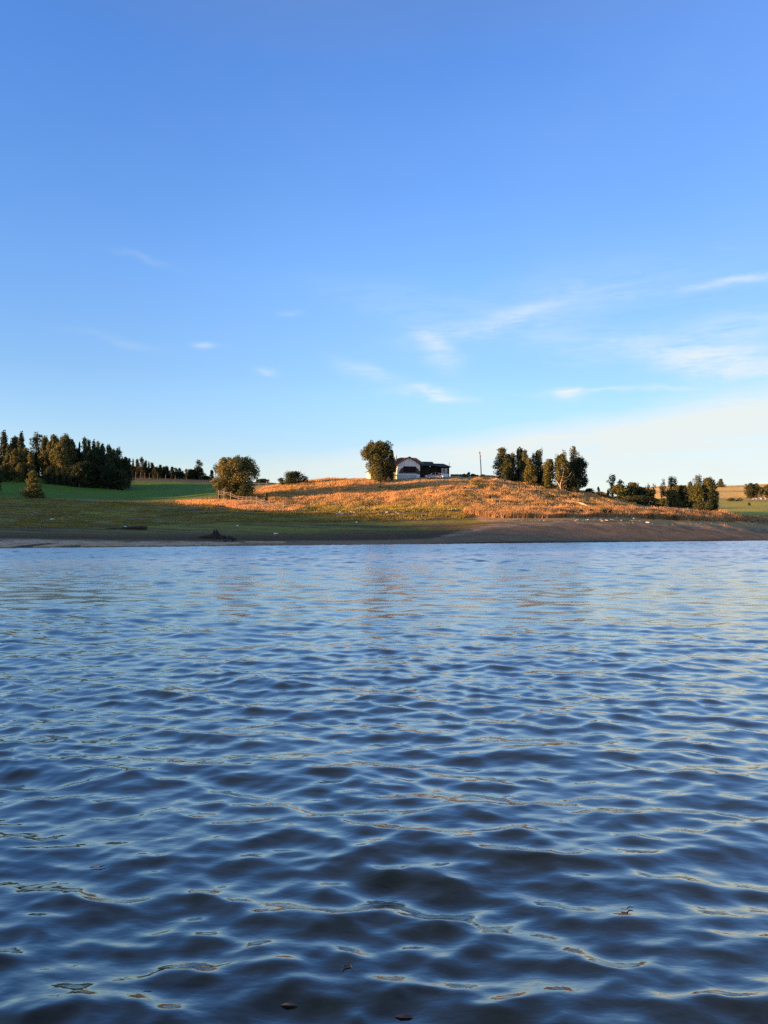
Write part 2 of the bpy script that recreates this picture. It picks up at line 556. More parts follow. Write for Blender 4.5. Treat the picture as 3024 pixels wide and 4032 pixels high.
def build_ground():
    def axis(segs):
        out = [segs[0][0]]
        for (a, b, st) in segs:
            n = max(1, int(round((b - a) / st)))
            out += list(np.linspace(a, b, n + 1)[1:])
        return np.array(out)
    xs = axis([(-3000, -600, 200), (-600, -260, 20), (-260, -110, 3), (-110, 120, 0.8), (120, 260, 2.5), (260, 600, 20), (600, 3000, 200)])
    ys = axis([(-400, 0, 40), (0, 60, 6), (60, 205, 0.7), (205, 300, 1.5), (300, 520, 4), (520, 640, 15), (640, 4000, 240)])
    X, Y = np.meshgrid(xs, ys)
    x, y = X.ravel(), Y.ravel()
    z = ground(x, y)
    z = np.where(y < 20, np.minimum(z, -2.0), z)
    z = np.where((y < 20) & (x < -170), ground(x, y), z)
    far = sstep(640, 900, y)
    z = z * (1 - far) + far * 8.0
    nx, ny = len(xs), len(ys)
    idx = np.arange(nx * ny).reshape(ny, nx)
    q = np.stack([idx[:-1, :-1], idx[:-1, 1:], idx[1:, 1:], idx[1:, :-1]], -1).reshape(-1, 4)
    # ---- what grows or lies where: real colours of soil, clay, grass
    yc = np.clip(y, 20, 5000)
    px = CX + F_PX * x / yc
    d = y - shore_y(px)
    n1 = fbm(x / 10, y / 5, 21)
    n2 = fbm(x / 3.0, y / 1.3, 22)
    n3 = fbm(x / 18, y / 1.7, 23)
    n4 = fbm(x / 1.2, y / 0.7, 24, 3)
    c = np.tile(np.array([0.21, 0.160, 0.030]), (len(x), 1))          # dull olive turf
    c = lerp3(c, (0.19, 0.14, 0.045), sstep(0.45, 0.75, n1))
    c = lerp3(c, (0.055, 0.072, 0.014), sstep(0.5, 0.75, n2) * 0.7)
    c = lerp3(c, (0.115, 0.070, 0.030), sstep(0.50, 0.64, n3) * 0.9)
    c = lerp3(c, (0.25, 0.24, 0.02), sstep(0.46, 0.34, n3) * 0.7)
    # pale stony patches among the turf on the left
    pale = sstep(0.62, 0.72, n1) * sstep(0.5, 0.62, n2) * sstep(120, 128, y) * sstep(150, 140, y) * sstep(900, 400, px)
    c = lerp3(c, (0.26, 0.21, 0.16), pale * 0.8)
    # dark silt band over the clay
    band = sstep(31, 16, d + 14 * (n3 - 0.5) + 5 * (n2 - 0.5)) * sstep(2050, 1700, px)
    c = lerp3(c, (0.085, 0.044, 0.018), band * 0.95)
    # light clay at the waterline, left
    clay = sstep(15.5, 10.5, d + 7 * (n1 - 0.5) + 3 * (n2 - 0.5)) * sstep(2000, 1500, px)
    c = lerp3(c, (0.42, 0.27, 0.14), clay * (0.55 + 0.45 * sstep(1100, 300, px)))
    c = lerp3(c, (0.20, 0.11, 0.055), clay * sstep(0.5, 0.65, n2) * sstep(200, 700, px) * 0.7)
    # grey brown sand flat, right
    edge = np.interp(px, [1650, 1800, 1950, 2150, 2500, 2800, 3024, 5000], [0.2, 1.6, 3.1, 3.5, 3.4, 2.9, 2.4, 2.4])
    sand = sstep(edge + 0.35, edge - 0.25, z + 0.6 * (n2 - 0.5)) * sstep(1640, 1820, px)
    sc_ = np.array([0.205, 0.132, 0.064])[None, :] * (0.55 + 0.5 * n2 + 0.4 * n3)[:, None]
    c = c * (1 - sand[:, None]) + sc_ * sand[:, None]
    c = lerp3(c, (0.40, 0.29, 0.19), sand * sstep(edge - 0.9, edge - 0.1, z) * sstep(0.42, 0.6, n4) * 0.8)
    cr = sstep(12.5, 11.0, d) * sstep(0.6, 1.2, d) * sstep(640, 430, px)
    c = lerp3(c, (0.055, 0.035, 0.022), cr * 0.9)
    # wet rim
    c = lerp3(c, (0.050, 0.034, 0.022), sstep(1.0, 0.4, (d + 2.5 * (n1 - 0.5)) / (1.0 + 3.0 * sstep(1500, 1900, px))) * sstep(350, 900, px))
    # straw coloured hill
    lowb = np.interp(px, [850, 1000, 1100, 1300, 1500, 1800, 1900, 2100, 2300, 2500, 2700, 2850, 3000],
                     [7.4, 6.4, 5.6, 5.4, 6.0, 6.6, 3.2, 3.4, 3.4, 3.4, 3.0, 2.7, 2.4])
    straw = sstep(lowb - 0.3, lowb + 0.7, z + 0.9 * (n1 - 0.5)) * sstep(930, 1120, px) * sstep(235, 200, y)
    strawc = np.tile(np.array([0.50, 0.29, 0.11]), (len(x), 1))
    strawc = lerp3(strawc, (0.26, 0.20, 0.075), sstep(0.45, 0.7, n1) * 0.8)
    strawc = lerp3(strawc, (0.17, 0.12, 0.07), sstep(0.55, 0.75, n2) * 0.6)
    c = c * (1 - straw[:, None]) + strawc * straw[:, None]
    # irrigated meadow, left back
    mead = sstep(166, 172, y + 4 * (n1 - 0.5)) * sstep(1020, 930, px) * (1 - straw)
    mc = np.array([0.095, 0.165, 0.012])[None, :] * (0.8 + 0.4 * n2)[:, None]
    mc = lerp3(mc, (0.10, 0.125, 0.025), sstep(0.55, 0.75, n3) * 0.6)
    mc = lerp3(mc, (0.10, 0.085, 0.05), sstep(246, 262, y))
    c = c * (1 - mead[:, None]) + mc * mead[:, None]
    rim = np.exp(-((y - 167 - 3 * (n1 - 0.5)) / 1.6) ** 2) * sstep(900, 700, px)
    c = lerp3(c, (0.30, 0.21, 0.10), rim * 0.7)
    # eroded pale strip in the middle of the slope
    er = np.exp(-((y - 145.5 - 1.5 * (n1 - 0.5)) / 1.3) ** 2) * sstep(1200, 1290, px) * sstep(1680, 1540, px) * sstep(0.38, 0.5, n2)
    c = lerp3(c, (0.34, 0.28, 0.22), er * 0.8 * sstep(0.5, 0.62, n4))
    # far fields on the right
    ff = sstep(222, 240, y) * sstep(1150, 1400, px)
    fc = np.tile(np.array([0.40, 0.35, 0.04]), (len(x), 1))
    fc = lerp3(fc, (0.80, 0.50, 0.12), sstep(330, 400, y + 40 * (n3 - 0.5)))
    fc = lerp3(fc, (0.23, 0.16, 0.075), sstep(0.5, 0.7, fbm(x / 40, y / 9, 31)) * 0.6)
    c = c * (1 - ff[:, None]) + fc * ff[:, None]
    c = c * (0.85 + 0.3 * n4)[:, None]
    me = np_mesh('ground', np.stack([x, y, z], -1), q, None, smooth=True, colors=np.clip(c, 0.01, 1))
    m_ = bpy.data.materials.new('ground')
    m_.use_nodes = True
    nt = m_.node_tree
    N, L = nt.nodes, nt.links
    b = N['Principled BSDF']
    b.inputs['Roughness'].default_value = 0.95
    b.inputs['Specular IOR Level'].default_value = 0.15
    at = N.new('ShaderNodeVertexColor')
    at.layer_name = 'tint'
    tc = N.new('ShaderNodeTexCoord')
    mp = N.new('ShaderNodeMapping')
    mp.inputs['Scale'].default_value = (1, 1.8, 1)
    L.new(tc.outputs['Object'], mp.inputs[0])
    n = N.new('ShaderNodeTexNoise')
    n.inputs['Scale'].default_value = 1.6
    n.inputs['Detail'].default_value = 8
    n.inputs['Roughness'].default_value = 0.75
    L.new(mp.outputs[0], n.inputs['Vector'])
    mr = N.new('ShaderNodeMapRange')
    mr.inputs['From Min'].default_value = 0.3
    mr.inputs['From Max'].default_value = 0.7
    mr.inputs['To Min'].default_value = 0.55
    mr.inputs['To Max'].default_value = 1.45
    L.new(n.outputs['Fac'], mr.inputs['Value'])
    mx = N.new('ShaderNodeVectorMath')
    mx.operation = 'SCALE'
    L.new(at.outputs['Color'], mx.inputs[0])
    L.new(mr.outputs[0], mx.inputs['Scale'])
    L.new(mx.outputs[0], b.inputs['Base Color'])
    bp = N.new('ShaderNodeBump')
    bp.inputs['Strength'].default_value = 0.7
    bp.inputs['Distance'].default_value = 0.15
    L.new(n.outputs['Fac'], bp.inputs['Height'])
    L.new(bp.outputs[0], b.inputs['Normal'])
    me.materials.append(m_)
    return link('ground', me, kind='structure')


GROUND = build_ground()

# ------------------------------------------------------------------ water
WR = np.random.default_rng(11)
NW = 280
_lam = np.exp(WR.uniform(math.log(0.065), math.log(3.0), NW))
_th = np.where(WR.random(NW) < 0.72, WR.normal(math.radians(-98), math.radians(20), NW), WR.normal(math.radians(-62), math.radians(38), NW))
_ph = WR.uniform(0, 2 * math.pi, NW)
_k = 2 * math.pi / _lam


def _slope(l):
    pk = np.exp(-(np.log(l / 0.28) / 0.75) ** 2)
    return 0.0150 * pk + 0.0065 * np.exp(-(np.log(l / 1.2) / 0.5) ** 2) + 0.0022


_amp = _slope(_lam) / _k * WR.uniform(0.6, 1.4, NW) * 1.25


def waves(x, y, spacing=None, rough=None):
    zx = np.zeros_like(x)
    dx = np.zeros_like(x)
    dy = np.zeros_like(x)
    wind = 1.0 + 0.45 * sstep(15, 60, y)
    gust = 0.35 + 0.60 * fbm(x / 4.0 + 40, y / 3.0 + 40, 77, 3) + 0.75 * fbm(x / 7.0 + 7, y / 11.0 + 3, 78, 3)
    for i in range(NW):
        c, s = math.cos(_th[i]), math.sin(_th[i])
        a = _amp[i]
        ph = _k[i] * (x * c + y * s) + _ph[i]
        w = gust * wind if _lam[i] < 1.6 else wind
        if spacing is not None:
            w = w * sstep(1.6, 3.2, _lam[i] / spacing)
        zx += a * w * np.cos(ph)
        sn = np.sin(ph) * a * w * 0.85
        dx -= c * sn
        dy -= s * sn
    return zx, dx, dy


def build_water():
    nc = 540
    u = np.linspace(-0.80, 0.80, nc)
    # rows: close together near the boat, then an even step fine enough for half metre waves
    ys = [0.9]
    while ys[-1] < 149:
        y_ = ys[-1]
        ys.append(y_ + min(0.19, max(0.011, 0.62 * y_ * y_ / (EYE * 738.0))))
    ys = np.array(ys)
    nr = len(ys)
    Ug, Yg = np.meshgrid(u, ys)
    X = Ug * (Yg + 1.0)
    Y = Yg
    sp = np.gradient(ys)[:, None] * np.ones_like(X)
    z, dx, dy = waves(X.ravel(), Y.ravel(), sp.ravel())
    v = np.stack([X.ravel() + dx, Y.ravel() + dy, z], -1)
    # fade to the flat outer sheet at the rim
    idx = np.arange(nc * nr).reshape(nr, nc)
    q = np.stack([idx[:-1, :-1], idx[:-1, 1:], idx[1:, 1:], idx[1:, :-1]], -1).reshape(-1, 4)
    me = np_mesh('lake_water', v, q, None, smooth=True)
    m_ = bpy.data.materials.new('lake_water')
    m_.use_nodes = True
    nt = m_.node_tree
    N, L = nt.nodes, nt.links
    b = N['Principled BSDF']
    b.inputs['Base Color'].default_value = (0.008, 0.013, 0.009, 1)
    b.inputs['Roughness'].default_value = 0.04
    b.inputs['Specular Tint'].default_value = (1.0, 0.86, 0.64, 1)
    b.inputs['IOR'].default_value = 1.65
    b.inputs['Specular IOR Level'].default_value = 0.5
    tc = N.new('ShaderNodeTexCoord')

    def nz(scale, sx, sy, detail, rot=0.0, rough=0.5):
        mp = N.new('ShaderNodeMapping')
        mp.inputs['Scale'].default_value = (sx, sy, 1)
        mp.inputs['Rotation'].default_value = (0, 0, rot)
        L.new(tc.outputs['Object'], mp.inputs[0])
        n = N.new('ShaderNodeTexNoise')
        n.inputs['Scale'].default_value = scale
        n.inputs['Detail'].default_value = detail
        n.inputs['Roughness'].default_value = rough
        L.new(mp.outputs[0], n.inputs['Vector'])
        return n.outputs['Fac']

    def bump(h, dist, strength, normal=None):
        bp = N.new('ShaderNodeBump')
        bp.inputs['Distance'].default_value = dist
        if isinstance(strength, float):
            bp.inputs['Strength'].default_value = strength
        else:
            L.new(strength, bp.inputs['Strength'])
        L.new(h, bp.inputs['Height'])
        if normal is not None: L.new(normal, bp.inputs['Normal'])
        return bp.outputs[0]
    # ripple height fields; the longer ones take over where the mesh gets coarse
    sepn = N.new('ShaderNodeSeparateXYZ')
    L.new(tc.outputs['Object'], sepn.inputs[0])

    def rng_(a, b_, lo, hi):
        r = N.new('ShaderNodeMapRange')
        r.inputs['From Min'].default_value = a
        r.inputs['From Max'].default_value = b_
        r.inputs['To Min'].default_value = lo
        r.inputs['To Max'].default_value = hi
        L.new(sepn.outputs[1], r.inputs['Value'])
        return r.outputs[0]
    rough_out = rng_(4, 60, 0.085, 0.31)
    n_small = bump(nz(11.0, 0.55, 1.0, 3, 0.12), 0.009, 0.5)
    n_mid = bump(nz(1.5, 0.6, 1.0, 3, -0.1, 0.55), 0.03, rng_(8, 30, 0.0, 0.8), n_small)
    n_big = bump(nz(1.0, 0.9, 0.32, 4, 0.05, 0.6), 0.05, rng_(18, 60, 0.0, 1.0), n_mid)
    # body colour under a reflecting surface; reflection grows towards grazing angles
    lw = N.new('ShaderNodeLayerWeight')
    lw.inputs['Blend'].default_value = 0.5
    L.new(n_big, lw.inputs['Normal'])
    pw = N.new('ShaderNodeMath')
    pw.operation = 'POWER'
    pw.inputs[1].default_value = 2.15
    L.new(lw.outputs['Facing'], pw.inputs[0])
    ma = N.new('ShaderNodeMath')
    ma.operation = 'MULTIPLY_ADD'
    ma.inputs[1].default_value = 0.96
    ma.inputs[2].default_value = 0.02
    ma.use_clamp = True
    L.new(pw.outputs[0], ma.inputs[0])
    gl = N.new('ShaderNodeBsdfGlossy')
    gl.inputs['Color'].default_value = (1.0, 0.95, 0.84, 1)
    L.new(rough_out, gl.inputs['Roughness'])
    L.new(n_big, gl.inputs['Normal'])
    df = N.new('ShaderNodeBsdfDiffuse')
    df.inputs['Color'].default_value = (0.0035, 0.0075, 0.0085, 1)
    mixw = N.new('ShaderNodeMixShader')
    L.new(ma.outputs[0], mixw.inputs[0])
    L.new(df.outputs[0], mixw.inputs[1])
    L.new(gl.outputs[0], mixw.inputs[2])
    N.remove(b)
    L.new(mixw.outputs[0], N['Material Output'].inputs[0])
    me.materials.append(m_)
    link('lake_water', me, kind='structure')
    # the rest of the lake, outside the finely waved part
    vs = [(-900, -900, -0.5), (900, -900, -0.5), (900, 700, -0.5), (-900, 700, -0.5)]
    me2 = bpy.data.meshes.new('open_water')
    me2.from_pydata(vs, [], [(0, 1, 2, 3)])
    me2.materials.append(m_)
    link('open_water', me2, kind='structure')


build_water()

# ------------------------------------------------------------------ vegetation
def leaf_cloud(lobes, dens, size, r, flat=0.5):
    V, Fc, b = [], [], 0
    for (cx, cy, cz, rx, ry, rz) in lobes:
        area = 4 * math.pi * ((rx * ry) ** 1.6 / 3 + (rx * rz) ** 1.6 / 3 + (ry * rz) ** 1.6 / 3) ** (1 / 1.6)
        n = max(6, int(area * dens))
        d = r.normal(size=(n, 3))
        d /= np.linalg.norm(d, axis=1)[:, None]
        rad = 0.45 + 0.62 * r.random(n) ** 0.55
        lump = 1 + 0.18 * np.sin(d[:, 0] * 5 + cx * 3) * np.sin(d[:, 2] * 6 + cz)
        c = d * (rad * lump)[:, None] * np.array([rx, ry, rz]) + np.array([cx, cy, cz])
        nn = d + r.normal(size=(n, 3)) * flat
        nn /= np.linalg.norm(nn, axis=1)[:, None]
        t = np.cross(nn, r.normal(size=(n, 3)))
        t /= np.linalg.norm(t, axis=1)[:, None] + 1e-9
        s = np.cross(nn, t)
        sz = size * r.uniform(0.5, 1.25, n)[:, None]
        a, e = t * sz * 0.5, s * sz * r.uniform(0.3, 0.55, n)[:, None]
        q = np.stack([c - a - e * 0.4, c - e, c + a + e * 0.2, c + e], 1)
        V.append(q.reshape(-1, 3))
        Fc.append(np.arange(4 * n).reshape(-1, 4) + b)
        b += 4 * n
    return np.concatenate(V), np.concatenate(Fc)


ENV = {
    'round': lambda t: math.sqrt(max(0.02, 1 - ((t - 0.46) / 0.56) ** 2)),
    'column': lambda t: min(1.0, 0.5 + 1.6 * t) * (1 - 0.85 * max(0, t - 0.35) / 0.65) ** 0.8,
    'cone': lambda t: min(1.0, 0.75 + 2 * t) * max(0.05, (1 - t)) ** 0.75,
    'gum': lambda t: 0.55 + 0.45 * math.sin(math.pi * min(1, t * 1.05)) if t > 0.3 else 0.45,
    'bush': lambda t: math.sqrt(max(0.03, 1 - t * t)),
    'tuft': lambda t: 0.3 + 0.7 * t if t > 0.55 else 0.35,
}
SPEC = {  # lobes, lobe half width (of w), lobe half height (of h), lowest leaf (of h), density, leaf
    'round': (50, 0.165, 0.12, 0.07, 13, 0.32),
    'column': (36, 0.27, 0.085, 0.03, 13, 0.30),
    'cone': (44, 0.21, 0.065, 0.03, 13, 0.28),
    'gum': (22, 0.20, 0.085, 0.18, 10, 0.30),
    'bush': (26, 0.20, 0.24, 0.02, 14, 0.26),
    'tuft': (11, 0.24, 0.085, 0.45, 9, 0.28),
}


def tree_meshes(kind, h, w, seed, dens=1.0, leaf=1.0):
    r = np.random.default_rng(seed)
    n, kx, kz, t0, dn, lf = SPEC[kind]
    env = ENV[kind]
    L = []
    for i in range(n):
        t = t0 + (0.93 - t0) * ((i + r.random()) / n) ** (0.85 if kind != 'cone' else 1.15)
        a = r.uniform(0, 2 * math.pi)
        e = env(t) * w / 2 * r.uniform(0.8, 1.18)
        q = math.sqrt(r.random()) * 0.95
        rx = kx * w * r.uniform(0.5, 1.3) * (0.6 + 0.4 * env(t))
        rz = kz * h * r.uniform(0.65, 1.5)
        q = q * max(0.0, e * 1.04 - rx * 0.7)
        L.append((q * math.cos(a), q * math.sin(a), min(t * h, h - rz), rx, rx * r.uniform(0.8, 1.1), rz))
    ntip = {'round': 16, 'column': 7, 'cone': 3, 'gum': 3, 'bush': 7, 'tuft': 2}[kind]
    for i in range(ntip):   # pointed shoots that break the outline
        a = r.uniform(0, 2 * math.pi)
        tt = 1.0 if i == 0 else r.uniform(0.72, 0.98)
        q = 0 if i == 0 else r.uniform(0.5, 1.0) * env(min(0.97, tt)) * w / 2
        rz = h * r.uniform(0.05, 0.09)
        L.append((q * math.cos(a), q * math.sin(a), tt * h - rz, w * 0.085, w * 0.085, rz))
    v, f = leaf_cloud(L, dn * dens, lf * leaf, r)
    crown = np_mesh(kind + '_crown', v, f, None)
    tb = MB()
    lean = r.uniform(-0.04, 0.04, 2) * h
    top = {'round': 0.7, 'column': 0.85, 'cone': 0.95, 'gum': 0.85, 'bush': 0.5, 'tuft': 0.92}[kind]
    rad = max(0.05, 0.022 * h) * {'bush': 0.6, 'round': 1.4}.get(kind, 1.0)
    axis = [(0, 0, -0.4), (lean[0] * 0.2, lean[1] * 0.2, h * 0.2), (lean[0] * 0.6, lean[1] * 0.6, h * 0.5 * top + h * 0.1), (lean[0], lean[1], h * top)]
    tb.tube(axis, [rad * 1.25, rad, rad * 0.65, rad * 0.15], 7)
    for (cx, cy, cz, rx, ry, rz) in [L[k] for k in range(0, len(L) - ntip, 3 if kind != 'gum' else 1)]:
        zb = cz * r.uniform(0.35, 0.6)
        tb.tube([(lean[0] * zb / h, lean[1] * zb / h, zb), (cx * 0.45, cy * 0.45, zb * 0.5 + cz * 0.5 - 0.05 * h), (cx, cy, cz)], [rad * 0.42, rad * 0.28, rad * 0.08], 5, cap=False)
    trunk = bpy.data.meshes.new(kind + '_trunk')
    trunk.from_pydata(tb.v, [], tb.f)
    return crown, trunk


CACHE = {}


def tree_mesh_cached(kind, variant, leafm, barkm, h0, w0, dens, leaf):
    key = (kind, variant, leafm, barkm, h0, w0, dens)
    if key not in CACHE:
        c, t = tree_meshes(kind, h0, w0, hash_seed(key), dens, leaf)
        c.materials.append(M[leafm])
        t.materials.append(M[barkm])
        CACHE[key] = (c, t)
    return CACHE[key]


def hash_seed(key):
    s = 0
    for ch in str(key):
        s = (s * 131 + ord(ch)) & 0x7FFFFFFF
    return s


def plant(name, kind, px, py_top, w_px, Y, label, cat='tree', group=None, leafm='leaf_olive', barkm='bark', variant=None,
          dens=1.0, leaf=1.0, h=None, rz=None):
    """a tree standing on the ground; its top reaches row py_top seen from the boat"""
    x = wx(px, Y)
    zb = gz(x, Y)
    if h is None:
        h = max(0.5, EYE + (HY - py_top) * Y / F_PX - zb)
    w = w_px * Y / F_PX
    if variant is None:
        c, t = tree_meshes(kind, h, w, hash_seed((name, px, py_top)), dens, leaf)
        c.materials.append(M[leafm])
        t.materials.append(M[barkm])
        scale = (1, 1, 1)
    else:
        h0 = 10.0
        w0 = {'round': 8.0, 'column': 3.6, 'cone': 5.0, 'gum': 6.0, 'bush': 12.0, 'tuft': 4.0}[kind]
        c, t = tree_mesh_cached(kind, variant, leafm, barkm, h0, w0, 0.75, 1.35)
        scale = (w / w0, w / w0, h / h0)
    root = empty(name, (x, Y, zb - 0.05), 0 if rz is None else rz, label=label, cat=cat, group=group)
    if variant is not None: root.rotation_euler[2] = (hash_seed((px, py_top)) % 628) / 100.0
    root.scale = scale
    root['height_m'] = round(h, 2)
    link('trunk', t, root)
    link('crown', c, root)
    return root


# ---- the wood on the left: trees one can tell apart, then the ones that fill it
G1 = 'trees of the wood on the left rise'
wood = [
    # kind, px, top, width px, Y, leaf, label
    ('cone', 15, 1692, 42, 224, 'leaf_dark', 'dark pointed conifer rising highest at the far left of the wood'),
    ('round', 58, 1716, 62, 226, 'leaf_olive', 'broad olive topped tree between two pointed conifers in the left wood'),
    ('cone', 84, 1696, 66, 222, 'leaf_dark', 'steep cone shaped tree with a small knob of foliage on its tip'),
    ('gum', 147, 1697, 62, 225, 'leaf_olive', 'thin crowned tall tree leaning left with sky showing through its top'),
    ('round', 176, 1716, 40, 222, 'leaf_olive', 'narrow round topped tree right of the thin crowned tall one'),
    ('round', 213, 1711, 62, 214, 'leaf_gold', 'large sunlit golden brown tree at the middle of the wood front'),
    ('round', 256, 1709, 58, 217, 'leaf_olive', 'tall tree with three dark peaks just right of the golden one'),
    ('round', 240, 1740, 84, 209, 'leaf_gold', 'broad sunlit orange brown tree standing low before the peaked trees'),
    ('column', 286, 1728, 34, 215, 'leaf_olive', 'slim half lit tree at the edge where the wood turns dark'),
    ('cone', 313, 1734, 18, 230, 'leaf_dark', 'small lone spire of a conifer poking above the dark wood'),
    ('cone', 334, 1718, 32, 216, 'leaf_gold', 'pointed tree with a gold lit upper side in the dark right half of the wood'),
    ('cone', 349, 1726, 26, 218, 'leaf_olive', 'narrow pointed tree close behind the gold sided pointed tree'),
    ('cone', 369, 1729, 30, 220, 'leaf_dark', 'dark green pointed tree, first after the gold sided pointed tree group'),
    ('cone', 386, 1733, 30, 222, 'leaf_olive', 'greyish pointed tree between two dark green ones in the wood'),
    ('column', 404, 1744, 34, 223, 'leaf_olive', 'soft green topped tree where the wood outline begins to fall'),
    ('column', 430, 1750, 32, 224, 'leaf_dark', 'dark tree with a double tip on the falling edge of the wood'),
    ('column', 447, 1766, 28, 226, 'leaf_dark', 'short dark tree left of the notch of sky in the wood edge'),
    ('gum', 470, 1757, 40, 228, 'leaf_dark', 'ragged open crowned tree at the right corner of the wood'),
    ('column', 40, 1752, 42, 212, 'leaf_olive', 'sunlit greenish tree on the near edge of the far left wood'),
    ('column', 57, 1764, 44, 209, 'leaf_gold', 'tall narrow tree with warm lit foliage at the far left wood front'),
    ('column', 104, 1760, 34, 210, 'leaf_gold', 'first of two slim golden trees standing above the small lone tree'),
    ('column', 121, 1775, 34, 208, 'leaf_gold', 'second and lower of two slim golden trees above the small lone tree'),
    ('bush', 80, 1822, 50, 207, 'leaf_gold', 'low reddish brown bush at the foot of the two slim golden trees'),
    ('bush', 20, 1825, 60, 208, 'leaf_olive', 'low olive bush under the trees at the far left edge of the photo'),
]
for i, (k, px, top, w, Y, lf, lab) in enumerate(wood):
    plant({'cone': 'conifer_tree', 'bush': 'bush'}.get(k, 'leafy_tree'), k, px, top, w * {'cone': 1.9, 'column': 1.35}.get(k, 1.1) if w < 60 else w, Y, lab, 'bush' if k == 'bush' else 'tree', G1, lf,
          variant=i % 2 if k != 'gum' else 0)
fill_lab = 'dark evergreen tree inside the dense shaded right half of the left wood'
fill_lab2 = 'half hidden evergreen tree in the lit left part of the wood'
R = random.Random(3)
for i, px in enumerate([300, 322, 340, 358, 378, 396, 414, 432, 450, 466, 482, 494, 310, 345, 372, 402, 428, 455, 478]):
    base = 1768 + max(0, px - 380) * 0.22
    low = i > 11
    plant('leafy_tree', R.choice(['round', 'column']), px + R.uniform(-5, 5), base + (55 if low else 0) + R.uniform(-8, 18), R.uniform(56, 78), (206 + (px - 300) * 0.03) if low else R.uniform(212, 224),
          fill_lab, 'tree', G1, 'leaf_dark', variant=i % 2)
for i, px in enumerate([-20, 5, 28, 70, 98, 128, 150, 172, 190, 200, 230, 262, 285]):
    plant('leafy_tree', R.choice(['round', 'column']), px + R.uniform(-4, 4), R.uniform(1765, 1800), R.uniform(44, 60), R.uniform(214, 226),
          fill_lab2, 'tree', G1, R.choice(['leaf_dark', 'leaf_olive']), variant=i % 2)
for i, px in enumerate([195, 225, 255, 280]):
    plant('bush', 'bush', px, 1835 + i * 2, 52, 206, 'low dark bush in shade along the foot of the golden trees', 'bush', 'dark bushes under the golden trees', 'leaf_dark', variant=0)
plant('leafy_tree', 'round', -18, 1828, 52, 176, 'dark round tree cut by the left edge of the photo on the green meadow', 'tree', None, 'leaf_dark')
plant('lone_tree', 'cone', 132, 1850, 106, 168, 'small lone cone shaped tree with a golden sunlit left side on the meadow edge', 'tree', None, 'leaf_gold', dens=1.3)

# ---- row behind the meadow
G2 = 'trees of the distant row behind the meadow'
row = [(494, 1797, 22, 'column'), (509, 1801, 16, 'cone'), (524, 1804, 18, 'cone'), (540, 1806, 20, 'column'), (560, 1797, 24, 'gum'),
       (573, 1812, 20, 'column'), (586, 1815, 17, 'cone'), (599, 1820, 22, 'column'), (616, 1836, 26, 'round'), (631, 1829, 22, 'column'),
       (644, 1836, 22, 'round'), (657, 1834, 24, 'column'), (677, 1836, 20, 'column'), (692, 1840, 22, 'gum'), (706, 1840, 20, 'gum'),
       (718, 1852, 20, 'tuft'), (736, 1844, 18, 'gum'), (752, 1846, 28, 'round'), (770, 1852, 22, 'round'), (810, 1872, 26, 'round')]
rowlab = ['slim dark tree in the receding row behind the fence posts', 'low dark tree in the lower right stretch of the receding row']
for i, (px, top, w, k) in enumerate(row):
    plant('leafy_tree', k, px, top, w * 1.25, 268 + (i % 4) * 3, rowlab[0] if px < 610 else rowlab[1], 'tree', G2, 'leaf_dark', variant=i % 2)
    plant('bush', 'bush', px + 6, top + (1878 - top) * 0.42, 34, 274, 'dark undergrowth bush closing the row of distant trees', 'bush', 'undergrowth of the distant row', 'leaf_dark', variant=i % 2)
plant('leafy_tree', 'gum', 784, 1809, 46, 272, 'tallest tree at the right end of the distant row with a peaked open crown', 'tree', G2, 'leaf_dark')
plant('leafy_tree', 'round', 782, 1840, 52, 274, 'dense dark tree directly beneath the tallest peaked one of the distant row', 'tree', G2, 'leaf_dark', variant=1)
plant('leafy_tree', 'tuft', 850, 1826, 34, 270, 'dark tree with a knobbed top just left of the big orange lit tree', 'tree', G2, 'leaf_dark')
plant('leafy_tree', 'column', 834, 1849, 26, 272, 'short pointed dark tree left of the knobbed one behind the fence', 'tree', G2, 'leaf_dark')
plant('bush', 'bush', 1036, 1884, 62, 270, 'dark dome of bushes on the skyline right of the big lit tree', 'bush', None, 'leaf_dark')
plant('conifer_tree', 'cone', 1012, 1877, 14, 268, 'tiny dark spire on the skyline just right of the big lit tree', 'tree', None, 'leaf_dark')

# ---- the big tree by the fence, the shrub, the tree by the house
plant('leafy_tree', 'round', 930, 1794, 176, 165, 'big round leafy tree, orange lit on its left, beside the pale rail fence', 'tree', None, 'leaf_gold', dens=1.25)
plant('bush', 'bush', 960, 1905, 90, 163, 'low spreading skirt of foliage at the foot of the big round lit tree', 'bush', None, 'leaf_olive')
plant('sapling', 'column', 862, 1888, 22, 162, 'thin young tree at the left foot of the big round lit tree', 'tree', None, 'leaf_gold')
plant('young_conifer', 'column', 1048, 1938, 18, 157, 'small green upright bush behind the zigzag of the pale fence', 'bush', None, 'leaf_olive')
plant('shrub', 'bush', 1160, 1854, 116, 184, 'dark open shrub with bare twigs above it on the hill crest', 'shrub', None, 'leaf_dark', dens=1.0)
plant('shrub', 'bush', 1108, 1880, 40, 186, 'small dark shrub left of the open twiggy shrub on the crest', 'shrub', None, 'leaf_dark', dens=0.8)
tw = MB()
for i in range(16):
    a = R.uniform(-0.8, 0.8)
    b = R.uniform(2.6, 4.2)
    x0 = R.uniform(-1.2, 1.8)
    tw.tube([(x0 * 0.3, 0, 0), (x0 * 0.8 + a * 0.4, R.uniform(-.3, .3), b * 0.6), (x0 + a, R.uniform(-.5, .5), b)], [0.05, 0.03, 0.015], 4, cap=False)
o = tw.build('bare_twigs', M['bark_pale'], None, label='bare pale twigs of a leafless bush sticking up through the crest shrub', cat='bush')
o.location = (wx(1168, 184.6), 184.6, gz(wx(1168, 184.6), 184.6))
